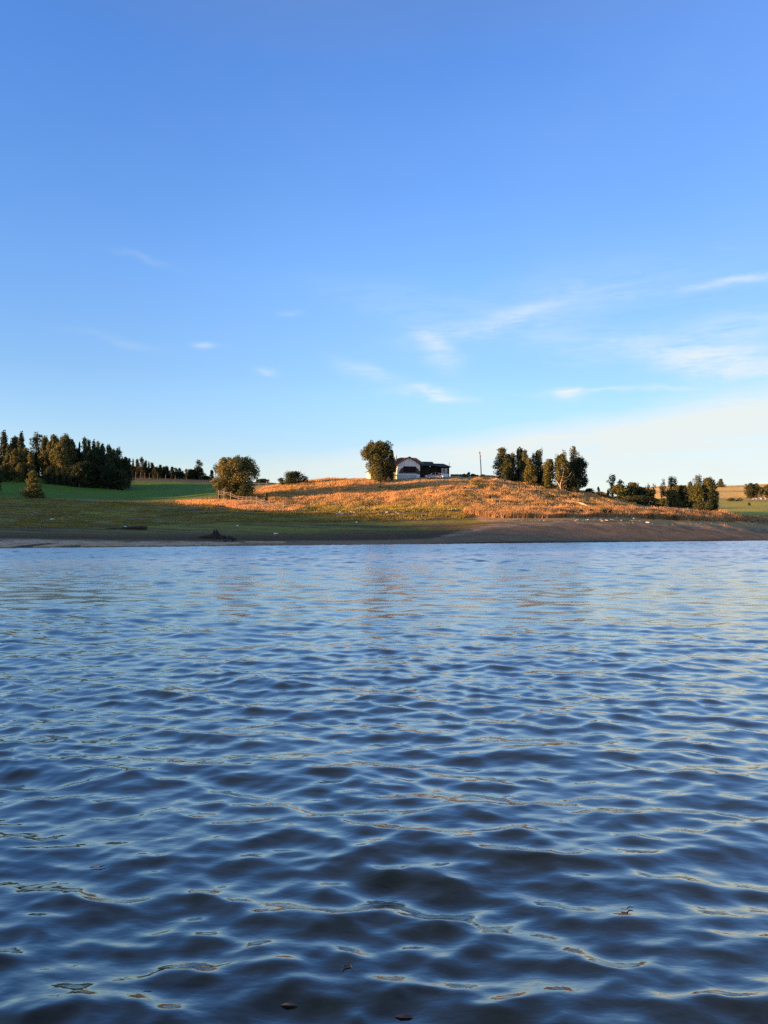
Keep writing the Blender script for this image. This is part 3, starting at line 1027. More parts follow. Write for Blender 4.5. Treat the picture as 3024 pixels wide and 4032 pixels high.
plant('leafy_tree', 'round', 1487, 1738, 146, 183, 'tall dense dark green tree standing against the left end of the house', 'tree', None, 'leaf_olive', dens=1.35)
plant('leafy_tree', 'column', 1541, 1768, 42, 184.5, 'narrow dark column of foliage between the dense tree and the white gable', 'tree', None, 'leaf_dark', dens=1.2)

# ---- the clump right of the pole
G3 = 'trees of the clump right of the pole'
clump = [
    ('column', 1976, 1760, 60, 190, 'leaf_olive', 'bark', 'first and broadest upright tree of the clump right of the pole'),
    ('column', 2004, 1784, 34, 191, 'leaf_olive', 'bark', 'slim tree leaning on the broad first tree of the clump'),
    ('column', 2020, 1780, 30, 193, 'leaf_olive', 'bark', 'pale tipped slim tree left of the darkest tree in the clump'),
    ('column', 2046, 1758, 42, 191, 'leaf_dark', 'bark', 'darkest spindle shaped tree in the left half of the clump'),
    ('column', 2066, 1769, 36, 188, 'leaf_olive', 'bark_pale', 'upright tree with lit foliage immediately right of the darkest one'),
    ('column', 2082, 1800, 40, 187, 'leaf_gold', 'bark_pale', 'lower lit tree with a pale stem in the middle of the clump'),
    ('gum', 2098, 1780, 34, 189, 'leaf_olive', 'bark_pale', 'open topped tree with gaps between its tufts in the mid clump'),
    ('column', 2119, 1770, 36, 189, 'leaf_olive', 'bark_pale', 'tall slim tree with a bare pale stem below in the mid clump'),
    ('tuft', 2129, 1761, 22, 191, 'leaf_dark', 'bark', 'thin stem carrying one floating tuft above the mid clump'),
    ('round', 2158, 1806, 62, 186, 'leaf_gold', 'bark', 'lower rounded lit tree filling the dip of the clump'),
    ('bush', 2140, 1855, 60, 188, 'leaf_dark', 'bark', 'dark undergrowth in the dip of the clump'),
    ('round', 2208, 1786, 66, 185, 'leaf_gold', 'bark_pale', 'lit tree on forked pale trunks near the right of the clump'),
    ('tuft', 2221, 1768, 24, 187, 'leaf_olive', 'bark', 'small knobbed top showing over the tree with forked pale trunks'),
    ('gum', 2262, 1754, 48, 188, 'leaf_olive', 'bark', 'tallest ragged crown at the right end of the clump'),
    ('round', 2276, 1800, 88, 188.5, 'leaf_dark', 'bark', 'massive dark tree bulging out at the right end of the clump'),
    ('round', 1998, 1806, 50, 187, 'leaf_olive', 'bark', 'rounded lower tree filling the foot of the broad first tree of the clump'),
    ('round', 2092, 1822, 54, 186.5, 'leaf_gold', 'bark', 'rounded lit tree low in the middle of the clump before the pale stems'),
    ('round', 2238, 1826, 58, 185.5, 'leaf_olive', 'bark', 'olive rounded tree between the forked trunks and the massive dark tree'),
    ('bush', 2245, 1880, 100, 186, 'leaf_olive', 'bark', 'tangled low foliage around the pale forked trunks'),
    ('bush', 2025, 1865, 100, 190, 'leaf_dark', 'bark', 'dark undergrowth beneath the left half of the clump'),
]
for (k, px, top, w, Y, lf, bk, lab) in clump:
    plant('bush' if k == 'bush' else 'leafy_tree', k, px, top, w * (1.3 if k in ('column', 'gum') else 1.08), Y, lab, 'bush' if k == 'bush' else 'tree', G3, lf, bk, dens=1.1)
# pale forked trunk showing in front
x0, y0 = wx(2208, 183.2), 183.2
fk = MB()
fk.tube([(0, 0, -.3), (-.1, 0, 1.6), (.5, 0, 3.6), (.9, .3, 5.6)], [.18, .15, .11, .05], 7)
fk.tube([(-.05, 0, .9), (-1.0, -.1, 2.4), (-1.5, 0, 3.0)], [.13, .10, .05], 6)
fk.tube([(.1, 0, 1.4), (1.4, 0, 2.6), (2.8, .1, 3.2)], [.11, .09, .03], 6)
fk.tube([(.3, 0, 2.8), (2.0, 0, 3.6), (2.7, .1, 4.6)], [.08, .06, .02], 6)
o = fk.build('dead_tree', M['bark_pale'], None, True, label='bare pale forked trunk in front of the right end of the clump', cat='dead tree')
o.location = (x0, y0, gz(x0, y0))

# ---- hollow and bushes to the right
G4 = 'bushes and trees in the hollow on the right'
hollow = [
    ('bush', 2322, 1921, 46, 205, 'leaf_dark', 'dark rounded bush just right of the clump where the slope falls'),
    ('cone', 2356, 1914, 22, 207, 'leaf_olive', 'small thin pointed bush beside the dark rounded bush'),
    ('bush', 2368, 1935, 44, 203, 'leaf_gold', 'low lit bush on the falling slope beside the pointed one'),
    ('cone', 2394, 1926, 20, 208, 'leaf_olive', 'tiny pale tipped sapling before the leaning conifer'),
    ('gum', 2413, 1866, 44, 212, 'leaf_dark', 'leaning pointed conifer with a windswept dark crown'),
    ('gum', 2442, 1884, 34, 212, 'leaf_dark', 'short windswept tree right of the leaning conifer'),
    ('round', 2440, 1906, 70, 203, 'leaf_gold', 'golden lit bushy tree below the leaning conifer'),
    ('round', 2492, 1897, 58, 205, 'leaf_gold', 'bushy lit tree with a raised knob in the hollow'),
    ('round', 2522, 1914, 48, 206, 'leaf_olive', 'half lit bushy tree left of the two thin tops'),
    ('round', 2545, 1925, 64, 204, 'leaf_dark', 'dark spreading tree in the shaded side of the hollow'),
    ('tuft', 2551, 1901, 26, 210, 'leaf_olive', 'first thin top standing over the dark spreading tree'),
    ('tuft', 2574, 1904, 24, 210, 'leaf_olive', 'second thin top standing over the dark spreading tree'),
    ('bush', 2500, 1950, 120, 200, 'leaf_dark', 'long low dark bank of bushes in shade at the foot of the hollow'),
    ('bush', 2580, 1962, 60, 199, 'leaf_dark', 'dark bush at the right end of the shaded bank'),
    ('bush', 2400, 1955, 60, 201, 'leaf_gold', 'low lit bush at the left end of the shaded bank'),
    ('bush', 2610, 1960, 48, 198, 'leaf_olive', 'olive bush in the gap before the taller right hand trees'),
]
for (k, px, top, w, Y, lf, lab) in hollow:
    plant('bush' if k == 'bush' else 'leafy_tree', k, px, top, w * 1.15, Y - 17, lab, 'bush' if k == 'bush' else 'tree', G4, lf, dens=1.0)
G5 = 'trees of the right hand grove'
grove = [
    ('gum', 2640, 1873, 66, 200, 'leaf_olive', 'open wide crowned gum at the left of the right hand grove'),
    ('tuft', 2606, 1903, 28, 199, 'leaf_olive', 'small separate top left of the open wide crowned gum'),
    ('round', 2650, 1915, 60, 196, 'leaf_gold', 'lower golden foliage mass beneath the open crowned gum'),
    ('round', 2684, 1908, 62, 197, 'leaf_dark', 'darker mid height tree between the two highest grove trees'),
    ('gum', 2742, 1867, 58, 196, 'leaf_olive', 'tallest knobbed crown in the right hand grove'),
    ('column', 2718, 1894, 38, 195, 'leaf_olive', 'slender lit tree under the left side of the tallest grove crown'),
    ('round', 2745, 1905, 60, 193, 'leaf_gold', 'lit lower tree in front of the tallest grove crown'),
    ('round', 2792, 1878, 66, 193, 'leaf_olive', 'dense full tree closing the right side of the grove'),
    ('round', 2806, 1925, 52, 191, 'leaf_dark', 'low dark tree hanging over the right foot of the grove'),
    ('bush', 2770, 1975, 90, 188, 'leaf_olive', 'low skirt of bushes at the foot of the dense right tree'),
    ('bush', 2670, 1972, 60, 194, 'leaf_olive', 'low bushes under the middle of the right hand grove'),
]
for (k, px, top, w, Y, lf, lab) in grove:
    plant('bush' if k == 'bush' else 'leafy_tree', k, px, top, w * 1.1, Y - 6, lab, 'bush' if k == 'bush' else 'tree', G5, lf, dens=1.1)
# far hillside
plant('leafy_tree', 'cone', 2838, 1884, 44, 455, 'lone broad cone shaped tree on the far right skyline', 'tree', None, 'leaf_olive')
for i, (px, top, w, k, lab) in enumerate([
        (2938, 1903, 24, 'gum', 'thin reddish tree at the left of the far farm grove'), (2958, 1901, 44, 'round', 'roundest dark tree of the far farm grove'),
        (2978, 1902, 36, 'round', 'dark tree just right of the roundest one in the far farm grove'), (3000, 1916, 36, 'gum', 'open feathery tree over the white sheds'),
        (3020, 1908, 38, 'round', 'dark tree at the right edge of the far farm grove'), (2952, 1935, 30, 'bush', 'low bush under the left of the far farm grove')]):
    plant('leafy_tree' if k != 'bush' else 'bush', k, px, top, w, 378, lab, 'tree' if k != 'bush' else 'bush', 'trees of the far farm grove', 'leaf_olive' if i != 1 else 'leaf_dark')
plant('bush', 'bush', 2880, 1960, 36, 345, 'low green bush lying on the far pasture', 'bush', None, 'leaf_olive')
plant('bush', 'bush', 2912, 1959, 28, 345, 'paler bush at the right of the low green one on the far pasture', 'bush', None, 'leaf_gold')
plant('bush', 'bush', 2950, 1978, 14, 300, 'tiny dark bush in the shaded strip of the far pasture', 'bush', None, 'leaf_dark')
# dark shore bushes in the tall dry grass
for i, (px, w, Y, dz, lab) in enumerate([(2205, 60, 150.5, 1.1, 'long low dark bush, first in the dry grass along the right shore'),
                                    (2288, 26, 151, 1.3, 'small round dark bush, left of the pair at the pale stones'),
                                    (2328, 32, 151.5, 1.4, 'round dark bush in the middle of the pair at the pale stones'),
                                    (2378, 34, 152, 1.4, 'right hand dark bush of those behind the pale stones'),
                                    (2404, 26, 152.5, 1.3, 'faint dark bush beside the right hand one behind the stones'),
                                    (2560, 50, 155, 1.2, 'low olive bush in the dry grass before the hollow'),
                                    (2650, 60, 157, 1.0, 'low grey green bush in the dry grass below the grove')]):
    plant('bush', 'bush', px, 0, w, Y, lab, 'bush', 'dark bushes in the shore grass', 'leaf_dark' if i < 5 else 'leaf_olive', h=dz, dens=1.3)
for i, (px, w, hh) in enumerate([(1828, 26, .9), (1845, 18, 1.3), (1862, 30, .8), (1878, 22, .7), (1900, 34, .8), (1925, 30, .7), (1940, 26, .6)]):
    plant('garden_shrub', 'bush', px, 0, w, 193 + i * .3, ['ragged little shrub on the crest between the house and the pole', 'low dark shrub on the crest right of the power pole'][i > 3], 'shrub',
          'little shrubs on the crest', 'leaf_olive', h=hh, dens=1.1)


# ------------------------------------------------------------------ grass (real blades, uncountable)
def grass_mat(name, c1, c2):
    m_ = leaf_mat(name, c1, tuple((a + b) / 2 for a, b in zip(c1, c2)), c2)
    for n in m_.node_tree.nodes:
        if n.type == 'MATH' and n.operation == 'MULTIPLY':
            n.inputs[1].default_value = 0.15
        if n.type == 'TEX_NOISE':
            n.inputs['Scale'].default_value = 0.16
            n.inputs['Detail'].default_value = 5
            n.inputs['Roughness'].default_value = 0.65
        if n.type == 'VALTORGB':
            n.color_ramp.elements[0].position = 0.36
            n.color_ramp.elements[2].position = 0.74
            n.color_ramp.elements[1].position = 0.54
    return m_


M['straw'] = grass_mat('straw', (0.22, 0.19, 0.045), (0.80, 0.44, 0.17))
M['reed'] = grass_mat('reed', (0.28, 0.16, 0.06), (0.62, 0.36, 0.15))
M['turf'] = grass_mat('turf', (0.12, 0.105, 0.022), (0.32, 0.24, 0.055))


def grass(name, label, n, region, hmin, hmax, width, material, blades=4, seed=1, lean=0.5):
    r = np.random.default_rng(seed)
    x, y = region(r, n)
    z = ground(x, y)
    n = len(x)
    hs = r.uniform(hmin, hmax, n) * (0.55 + 0.9 * fbm(x / 2.2, y / 1.8, 55, 3))
    V, Fc = [], []
    for k in range(blades):
        a = r.uniform(0, 2 * math.pi, n)
        ox, oy = r.normal(0, 0.14, n), r.normal(0, 0.14, n)
        h = hs * r.uniform(0.6, 1.1, n)
        lx, ly = r.normal(0.08, lean * 0.4, n) * h, r.normal(0, lean * 0.4, n) * h
        w = width * r.uniform(0.6, 1.4, n)
        cx, sx = np.cos(a) * w, np.sin(a) * w
        p0 = np.stack([x + ox - cx, y + oy - sx, z - 0.05], -1)
        p1 = np.stack([x + ox + cx, y + oy + sx, z - 0.05], -1)
        p2 = np.stack([x + ox + lx, y + oy + ly, z + h], -1)
        V.append(np.stack([p0, p1, p2], 1).reshape(-1, 3))
    V = np.concatenate(V)
    Fc = np.arange(len(V)).reshape(-1, 3)
    me = np_mesh(name, V, Fc, material)
    return link(name, me, label=label, cat='grass', kind='stuff')


def zone(pxs, lows, highs, dens_fn=None):
    """points on the ground between two distance curves given per photograph column"""
    def f(r, n):
        px = r.uniform(pxs[0], pxs[-1], n * 2)
        lo, hi = np.interp(px, pxs, lows), np.interp(px, pxs, highs)
        y = lo + (hi - lo) * r.random(n * 2)
        x = (px - CX) / F_PX * y
        keep = np.ones(len(px), bool)
        if dens_fn is not None:
            keep = r.random(len(px)) < dens_fn(x, y, px)
        x, y = x[keep][:n], y[keep][:n]
        return x, y
    return f


def clumpy(x, y, px):
    return sstep(0.36, 0.60, fbm(x / 4.2, y / 2.6, 61, 3)) * 0.9 + 0.1


grass('dry_grass', 'orange straw coloured dry grass covering the sunlit hill', 70000,
      zone([960, 1120, 1300, 1540, 1840, 1900, 2150, 2300, 2500], [168, 156, 156, 156, 155, 153, 154, 158, 164], [172, 190, 198, 175, 175, 200, 200, 198, 196], clumpy),
      0.35, 0.75, 0.046, M['straw'], 4, 5)
grass('tall_dry_grass', 'tall dry reddish grass fringing the right hand shore', 30000,
      zone([1830, 1960, 2150, 2350, 2600, 2800, 2900, 3040], [146, 142, 144, 150, 155, 160, 166, 174], [151, 151, 155, 160, 167, 172, 174, 178], clumpy),
      0.6, 1.15, 0.05, M['reed'], 4, 6, 0.35)
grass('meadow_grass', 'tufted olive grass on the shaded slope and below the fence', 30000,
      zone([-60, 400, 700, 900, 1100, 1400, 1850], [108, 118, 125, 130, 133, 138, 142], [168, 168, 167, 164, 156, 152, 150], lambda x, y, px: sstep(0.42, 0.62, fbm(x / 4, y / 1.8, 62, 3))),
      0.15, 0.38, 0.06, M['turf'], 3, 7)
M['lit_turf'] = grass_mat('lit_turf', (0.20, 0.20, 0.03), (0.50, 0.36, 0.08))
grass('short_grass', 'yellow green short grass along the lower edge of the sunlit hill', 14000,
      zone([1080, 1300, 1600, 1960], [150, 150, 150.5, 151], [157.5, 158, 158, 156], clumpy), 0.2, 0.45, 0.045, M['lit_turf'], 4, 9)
grass('crest_grass', 'very short dry grass on the ground before the house', 7000,
      zone([1380, 1560, 1860], [174, 174, 174], [184, 182.5, 185]), 0.06, 0.16, 0.05, M['straw'], 3, 10)
grass('golden_grass', 'yellow lit grass bank below the pale fence', 9000,
      zone([690, 860, 980, 1120, 1200], [161, 154, 147, 148, 150], [166, 160, 158, 160, 160], lambda x, y, px: sstep(680, 800, px)), 0.25, 0.5, 0.05, M['straw'], 4, 8)

def solve_y(px, py):
    """distance at which the ground seen in column px reaches row py"""
    ys = np.arange(float(shore_y(px)) + 0.5, 330, 0.25)
    row_ = HY - (ground(wx(px, ys), ys, False) - EYE) * F_PX / ys
    k = np.argmax(row_ <= py)
    return float(ys[k]) if row_[k] <= py else 330.0


def on_ground(px, py):
    Y = solve_y(px, py)
    x = wx(px, Y)
    return Vector((x, Y, gz(x, Y)))


# ------------------------------------------------------------------ house
M['wall_white'] = mat('wall_white', (0.84, 0.80, 0.73), 0.85, 0.18, 1.3, bump=0.1)
M['wall_cream'] = mat('wall_cream', (0.66, 0.58, 0.44), 0.85, 0.2, 1.3)
M['plinth'] = mat('plinth_paint', (0.50, 0.52, 0.52), 0.85, 0.25, 1.2)
M['roof_dark'] = mat('roof_dark', (0.036, 0.030, 0.027), 0.8, 0.5, 1.6, bump=0.3, stretch=(3, 0.6, 1))
M['roof_rust'] = mat('roof_rust', (0.42, 0.17, 0.07), 0.7, 0.0, 1.1, col2=(0.10, 0.06, 0.04), stretch=(2.5, 0.8, 1))
M['timber_dark'] = mat('timber_dark', (0.028, 0.022, 0.020), 0.8, 0.4, 3)
M['timber_brown'] = mat('timber_brown', (0.10, 0.068, 0.045), 0.85, 0.35, 3)
M['brick_red'] = mat('brick_red', (0.26, 0.085, 0.05), 0.9, 0.3, 3)
M['glass_dark'] = mat('glass_dark', (0.008, 0.008, 0.009), 0.35, spec=0.08)
M['curtain'] = mat('curtain', (0.42, 0.36, 0.30), 0.9, 0.35, 3)
M['metal'] = mat('metal_grey', (0.22, 0.21, 0.20), 0.6, 0.2, 3, metallic=0.4)


def build_house():
    Y = 187.5
    root = empty('house', (wx(1566, Y), Y, 15.3), math.radians(13), label='white gabled house with dark and rusty roofs and a dark open porch on the hill', cat='house')
    root.scale = (1.045, 1, 1)
    # gable block
    w = MB()
    poly = [(0, -1.2), (5.6, -1.2), (5.6, 3.5), (2.88, 5.3), (0, 3.55)]
    w.prism_y(poly, 0, 0.25)
    w.box(0, 0.25, 0.25, 4, -1.2, 3.5).box(5.35, 5.6, 0.25, 2.2, -1.2, 3.45)
    w.build('gable_wall', M['wall_white'], root)
    w = MB()
    w.box(-5, 0.0, 1.5, 1.75, -1.2, 3.55).box(-5, 7.0, 7.8, 8.0, -1.2, 3.55).box(-5, -4.8, 1.75, 7.8, -1.2, 3.55).box(6.8, 7, 2.8, 7.8, -1.2, 3.5)
    w.build('main_wall', M['wall_cream'], root, label='cream wall of the main block')
    w = MB().box(-6.3, -5.2, 2.4, 2.6, -1.4, 1.9).box(-6.3, -6.1, 2.6, 7, -1.4, 1.9).box(-6.1, -5.2, 6.8, 7, -1.4, 1.9)
    w.build('annex_wall', M['wall_cream'], root, label='low cream annex wall behind the tall tree')
    MB().slab([(-6.6, 2.1, 1.95), (-5.0, 2.1, 2.15), (-5.0, 7.3, 2.15), (-6.6, 7.3, 1.95)], 0.14).build('annex_roof', M['roof_dark'], root)
    MB().box(-0.95, -0.08, 1.42, 1.5, 1.75, 3.2).build('brick_panel', M['brick_red'], root, label='red brick panel beside the gable')
    # roofs
    r = MB()
    A, B = (1.9, 4.6, 5.7), (5.9, 4.6, 5.7)
    FL, FR, BR, BL = (-5.3, 0.9, 3.5), (7.4, 0.9, 3.5), (7.4, 8.3, 3.5), (-5.3, 8.3, 3.5)
    r.slab([FL, FR, B, A], 0.12).slab([BR, BL, A, B], 0.12).slab([FR, BR, B], 0.12).slab([BL, FL, A], 0.12)
    roof = r.build('roof', M['roof_dark'], root)
    # rusty corrugated sheets on the front slope, right of the gable
    sl = (5.7 - 3.5) / 3.7
    x = 2.7
    k = 0
    while x < 7.2:
        x1 = min(x + 0.72, 7.25)
        top0 = 4.58 if x < 5.85 else 4.6 - (x - 5.9) * 3.7 / 1.5
        top1 = 4.58 if x1 < 5.95 else 4.6 - (x1 - 5.9) * 3.7 / 1.5
        m_ = MB()
        nz = 6
        for q in range(nz):
            a0, a1 = x + (x1 - x) * q / nz, x + (x1 - x) * (q + 1) / nz
            t0_ = top0 + (top1 - top0) * q / nz
            t1_ = top0 + (top1 - top0) * (q + 1) / nz
            if t1_ < 1.05: continue
            up = 0.05 if q % 2 else 0.02
            h0 = 3.5 + up
            m_.slab([(a0, 0.95, h0 + 0.03), (a1 - 0.01, 0.95, h0 + 0.03), (a1 - 0.01, t1_, h0 + 0.03 + (t1_ - 0.95) * sl), (a0, t0_, h0 + 0.03 + (t0_ - 0.95) * sl)], 0.02)
        if m_.v:
            mesh_obj('roof_sheet', m_.v, m_.f, M['roof_rust'] if k not in (2,) else M['roof_dark'], roof, label='rusty orange roof sheet' if k == 0 else None)
        x = x1 + 0.015
        k += 1
    g = MB()
    g.slab([(2.88, -0.45, 5.52), (-0.45, -0.45, 3.42), (-0.45, 3.2, 3.42), (2.88, 4.5, 5.52)], 0.14)
    g.slab([(2.88, -0.45, 5.52), (6.05, -0.45, 3.42), (6.05, 2.6, 3.42), (2.88, 4.5, 5.52)], 0.14)
    g.build('gable_roof', M['roof_dark'], root)
    fb = MB()
    for sx, ex in ((2.88, -0.48), (2.88, 6.08)):
        fb.slab([(sx, -0.50, 5.54), (ex, -0.50, 3.42), (ex, -0.455, 3.42), (sx, -0.455, 5.54)], 0.2)
    fb.build('fascia', M['timber_brown'], root)
    wr = MB()
    wr.slab([(5.7, 0.1, 3.35), (9.8, 0.1, 3.35), (9.8, 3.6, 4.68), (5.7, 3.6, 4.68)], 0.12)
    wr.slab([(5.7, 7.0, 3.35), (9.8, 7.0, 3.35), (9.8, 3.6, 4.68), (5.7, 3.6, 4.68)], 0.12)
    wr.slab([(9.82, 0.2, 3.25), (13.75, 0.2, 3.15), (12.7, 3.6, 4.25), (9.82, 3.6, 4.25)], 0.12)
    wr.slab([(9.82, 7.0, 3.25), (13.75, 7.0, 3.15), (12.7, 3.6, 4.25), (9.82, 3.6, 4.25)], 0.12)
    wr.slab([(13.76, 0.2, 3.15), (13.76, 7.0, 3.15), (12.71, 3.6, 4.25)], 0.12)
    wr.build('wing_roof', M['roof_dark'], root, label='long low dark roof over the porch wing')
    # wing
    w = MB().box(5.65, 13.1, 2.6, 2.75, -0.6, 3.25).box(13.1, 13.3, 0.6, 6.8, -0.6, 3.05).box(5.65, 13.1, 6.6, 6.8, -0.6, 3.25)
    w.build('wing_wall', M['timber_dark'], root, label='dark timber wall in the shade of the porch')
    MB().box(5.65, 13.1, 0.45, 2.6, -0.8, 0.3).build('porch_floor', M['timber_brown'], root)
    for px_ in (7.6, 9.6, 11.15, 13.15):
        MB().box(px_ - 0.07, px_ + 0.07, 0.42, 0.56, -0.6, 3.28 if px_ < 9.8 else 3.14).build('porch_post', M['timber_dark'], root)
    MB().box(11.25, 13.05, 0.44, 0.58, 0.0, 1.32).build('parapet', M['white'], root, label='low white parapet at the right end of the porch')
    for a0, a1 in ((11.3, 11.75), (12.05, 12.75)):
        f = MB().box(a0, a0 + 0.06, 0.46, 0.54, 1.33, 2.75).box(a1 - 0.06, a1, 0.46, 0.54, 1.33, 2.75).box(a0 + 0.06, a1 - 0.06, 0.46, 0.54, 2.68, 2.75).build('window', M['white'], root)
        MB().box(a0 + 0.06, a1 - 0.06, 0.49, 0.51, 1.35, 2.68).build('pane', M['curtain'], f)
    # gable front
    f = MB().box(1.40, 4.62, -0.07, 0.0, 2.93, 3.03).box(1.40, 1.5, -0.07, 0.0, 1.5, 2.93).box(4.52, 4.62, -0.07, 0.0, 1.5, 2.93).box(2.97, 3.04, -0.05, 0.0, 1.5, 2.93).build('window', M['timber_dark'], root, label='wide dark window in the white gable')
    for a0, a1 in ((1.5, 2.97), (3.04, 4.52)):
        MB().box(a0, a1, -0.03, -0.01, 1.5, 2.93).build('pane', M['glass_dark'], f)
    MB().prism_y([(0.12, 1.05), (1.38, 1.05), (1.38, 2.75), (0.95, 2.6), (0.5, 1.9)], -0.06, -0.002).build('wood_panel', M['timber_brown'], root)
    MB().prism_y([(4.64, 1.05), (5.58, 1.05), (5.58, 1.75), (5.1, 2.45), (4.64, 2.8)], -0.06, -0.002).build('wood_panel', M['timber_brown'], root)
    MB().box(1.38, 4.64, -0.06, -0.002, 1.2, 1.48).build('wood_panel', M['timber_brown'], root)
    MB().box(-0.1, 4.7, -0.22, -0.07, 0.86, 1.17).build('ledge', M['white'], root, label='bright white ledge under the gable window')
    MB().box(-0.25, 4.6, -0.2, -0.02, -1.3, 0.85).build('plinth', M['plinth'], root, label='pale blue grey plinth under the gable')
    MB().box(-2.4, -0.3, -0.6, -0.35, 0.5, 0.82).build('low_wall', M['white_chalk'], root)
    MB().box(2.78, 2.98, -0.03, -0.002, 4.62, 4.92).build('vent', M['timber_dark'], root)
    MB().tube([(0.35, 3.0, 4.2), (0.35, 3.0, 6.05)], 0.13, 8).build('chimney_pipe', M['metal'], root)
    MB().tube([(13.35, 0.8, 2.9), (13.35, 0.8, 4.3)], 0.05, 6).build('mast', M['timber_dark'], root)


build_house()

# ------------------------------------------------------------------ car
M['car_paint'] = mat('car_paint', (0.62, 0.62, 0.62), 0.35, metallic=0.15, spec=0.5)
M['rubber'] = mat('rubber', (0.02, 0.02, 0.02), 0.8)
M['rim'] = mat('rim_metal', (0.5, 0.5, 0.5), 0.35, metallic=0.8)
M['lamp'] = mat('lamp_glass', (0.75, 0.75, 0.72), 0.1, spec=0.8)
M['lamp_red'] = mat('lamp_red', (0.35, 0.02, 0.015), 0.2)
M['trim'] = mat('black_trim', (0.03, 0.03, 0.03), 0.6)


def loft(profile_fn, ys, m_, name, parent, smooth=True):
    rings = [profile_fn(y) for y in ys]
    n = len(rings[0])
    vs = [(x, y, z) for y, rg in zip(ys, rings) for x, z in rg]
    fs = []
    for j in range(len(ys) - 1):
        for i in range(n):
            i2 = (i + 1) % n
            fs.append((j * n + i, j * n + i2, (j + 1) * n + i2, (j + 1) * n + i))
    fs.append(tuple(range(n)))
    fs.append(tuple((len(ys) - 1) * n + i for i in reversed(range(n))))
    return mesh_obj(name, vs, fs, m_, parent, smooth)


def build_car():
    Y = 184.4
    x = wx(1709, Y)
    root = empty('car', (x, Y, gz(x, Y) + 0.04), math.radians(6), label='silver estate car parked before the dark porch of the house, nose left', cat='car')
    body = [(-2.1, 0.28), (-2.24, 0.42), (-2.26, 0.66), (-2.12, 0.86), (-1.7, 0.95), (-1.15, 1.02), (0.4, 1.06), (1.9, 1.04), (2.14, 0.98), (2.24, 0.72), (2.2, 0.40), (2.1, 0.28)]

    def pb(y):
        t = abs(y) / 0.88
        k = 1 - 0.05 * t ** 4
        return [(px_ * k, 0.62 + (pz - 0.62) * (1 - 0.16 * t ** 5)) for px_, pz in body]
    loft(pb, [-0.88, -0.8, -0.6, -0.3, 0, 0.3, 0.6, 0.8, 0.88], M['car_paint'], 'body', root)
    gh = [(-1.18, 1.0), (-0.42, 1.44), (0.2, 1.52), (1.2, 1.49), (1.62, 1.36), (2.02, 1.0)]

    def pg(y):
        t = abs(y) / 0.78
        return [(a * (1 - 0.03 * t * t), 1.0 + (b - 1.0) * (1 - 0.10 * t ** 3)) for a, b in gh]
    loft(pg, [-0.72, -0.62, -0.3, 0, 0.3, 0.62, 0.72], M['glass_dark'], 'cabin_glass', root)
    rf = [(-0.44, 1.40), (-0.40, 1.46), (0.2, 1.545), (1.2, 1.515), (1.66, 1.38), (1.2, 1.46), (0.2, 1.49)]
    loft(lambda y: [(a, b - 0.05 * abs(y / 0.7) ** 3) for a, b in rf], [-0.7, -0.5, 0, 0.5, 0.7], M['car_paint'], 'roof', root)
    for sgn in (-1, 1):
        y = sgn * 0.735
        for p0, p1 in (((-1.2, 1.0), (-0.42, 1.42)), ((0.25, 1.02), (0.2, 1.48)), ((1.15, 1.03), (1.2, 1.46)), ((1.98, 1.03), (1.62, 1.36))):
            MB().tube([(p0[0], sgn * 0.76, p0[1]), (p1[0], sgn * 0.70, p1[1])], 0.04, 5).build('pillar', M['car_paint'], root)
        MB().tube([(-0.95, sgn * 0.9, 1.04), (-0.82, sgn * 1.0, 1.08)], [0.05, 0.07], 6).build('mirror', M['car_paint'], root)
        h = MB().box(-2.2, -1.92, sgn * 0.78 - 0.12, sgn * 0.78 + 0.10, 0.66, 0.82).build('headlight', M['lamp'], root)
        MB().box(2.06, 2.2, sgn * 0.74 - 0.1, sgn * 0.74 + 0.1, 0.72, 0.98).build('taillight', M['lamp_red'], root)
        MB().box(-1.0, 1.2, sgn * 0.885 - 0.012, sgn * 0.885 + 0.012, 0.58, 0.63).build('side_trim', M['trim'], root)
        for cx in (-1.36, 1.36):
            wv = MB()
            wv.tube([(cx, sgn * 0.74, 0.33), (cx, sgn * 0.78, 0.33), (cx, sgn * 0.90, 0.33), (cx, sgn * 0.93, 0.33)], [0.31, 0.335, 0.335, 0.31], 20)
            ty = wv.build('wheel', M['rubber'], root)
            MB().tube([(cx, sgn * 0.90, 0.33), (cx, sgn * 0.945, 0.33)], [0.22, 0.20], 16).build('rim', M['rim'], ty)
    MB().box(-2.27, -2.23, -0.55, 0.55, 0.45, 0.62).build('grille', M['trim'], root)
    MB().box(2.22, 2.27, -0.3, 0.3, 0.55, 0.68).build('number_plate', M['white'], root)


build_car()

# ------------------------------------------------------------------ pole, fences
Yp = 193.0
xp = wx(1895, Yp)
zp = gz(xp, Yp)
root = empty('power_pole', (xp, Yp, zp), label='tall thin wooden power pole standing alone on the crest right of the house', cat='pole')
ht = EYE + (HY - 1777) * Yp / F_PX - zp
MB().tube([(0, 0, -0.5), (-0.12, 0, ht * 0.5), (-0.42, 0, ht)], [0.14, 0.12, 0.09], 8).build('pole', M['bark'], root)
MB().box(-0.62, -0.22, -0.3, -0.18, ht - 0.55, ht - 0.42).build('crossarm', M['wood_dark'], root)
for dx in (-0.56, -0.28):
    MB().tube([(dx, -0.24, ht - 0.42), (dx, -0.24, ht - 0.2)], [0.03, 0.02], 6).build('insulator', M['metal'], root)
MB().box(-0.36, -0.12, -0.32, -0.14, ht - 1.5, ht - 1.05).build('junction_box', M['metal'], root)

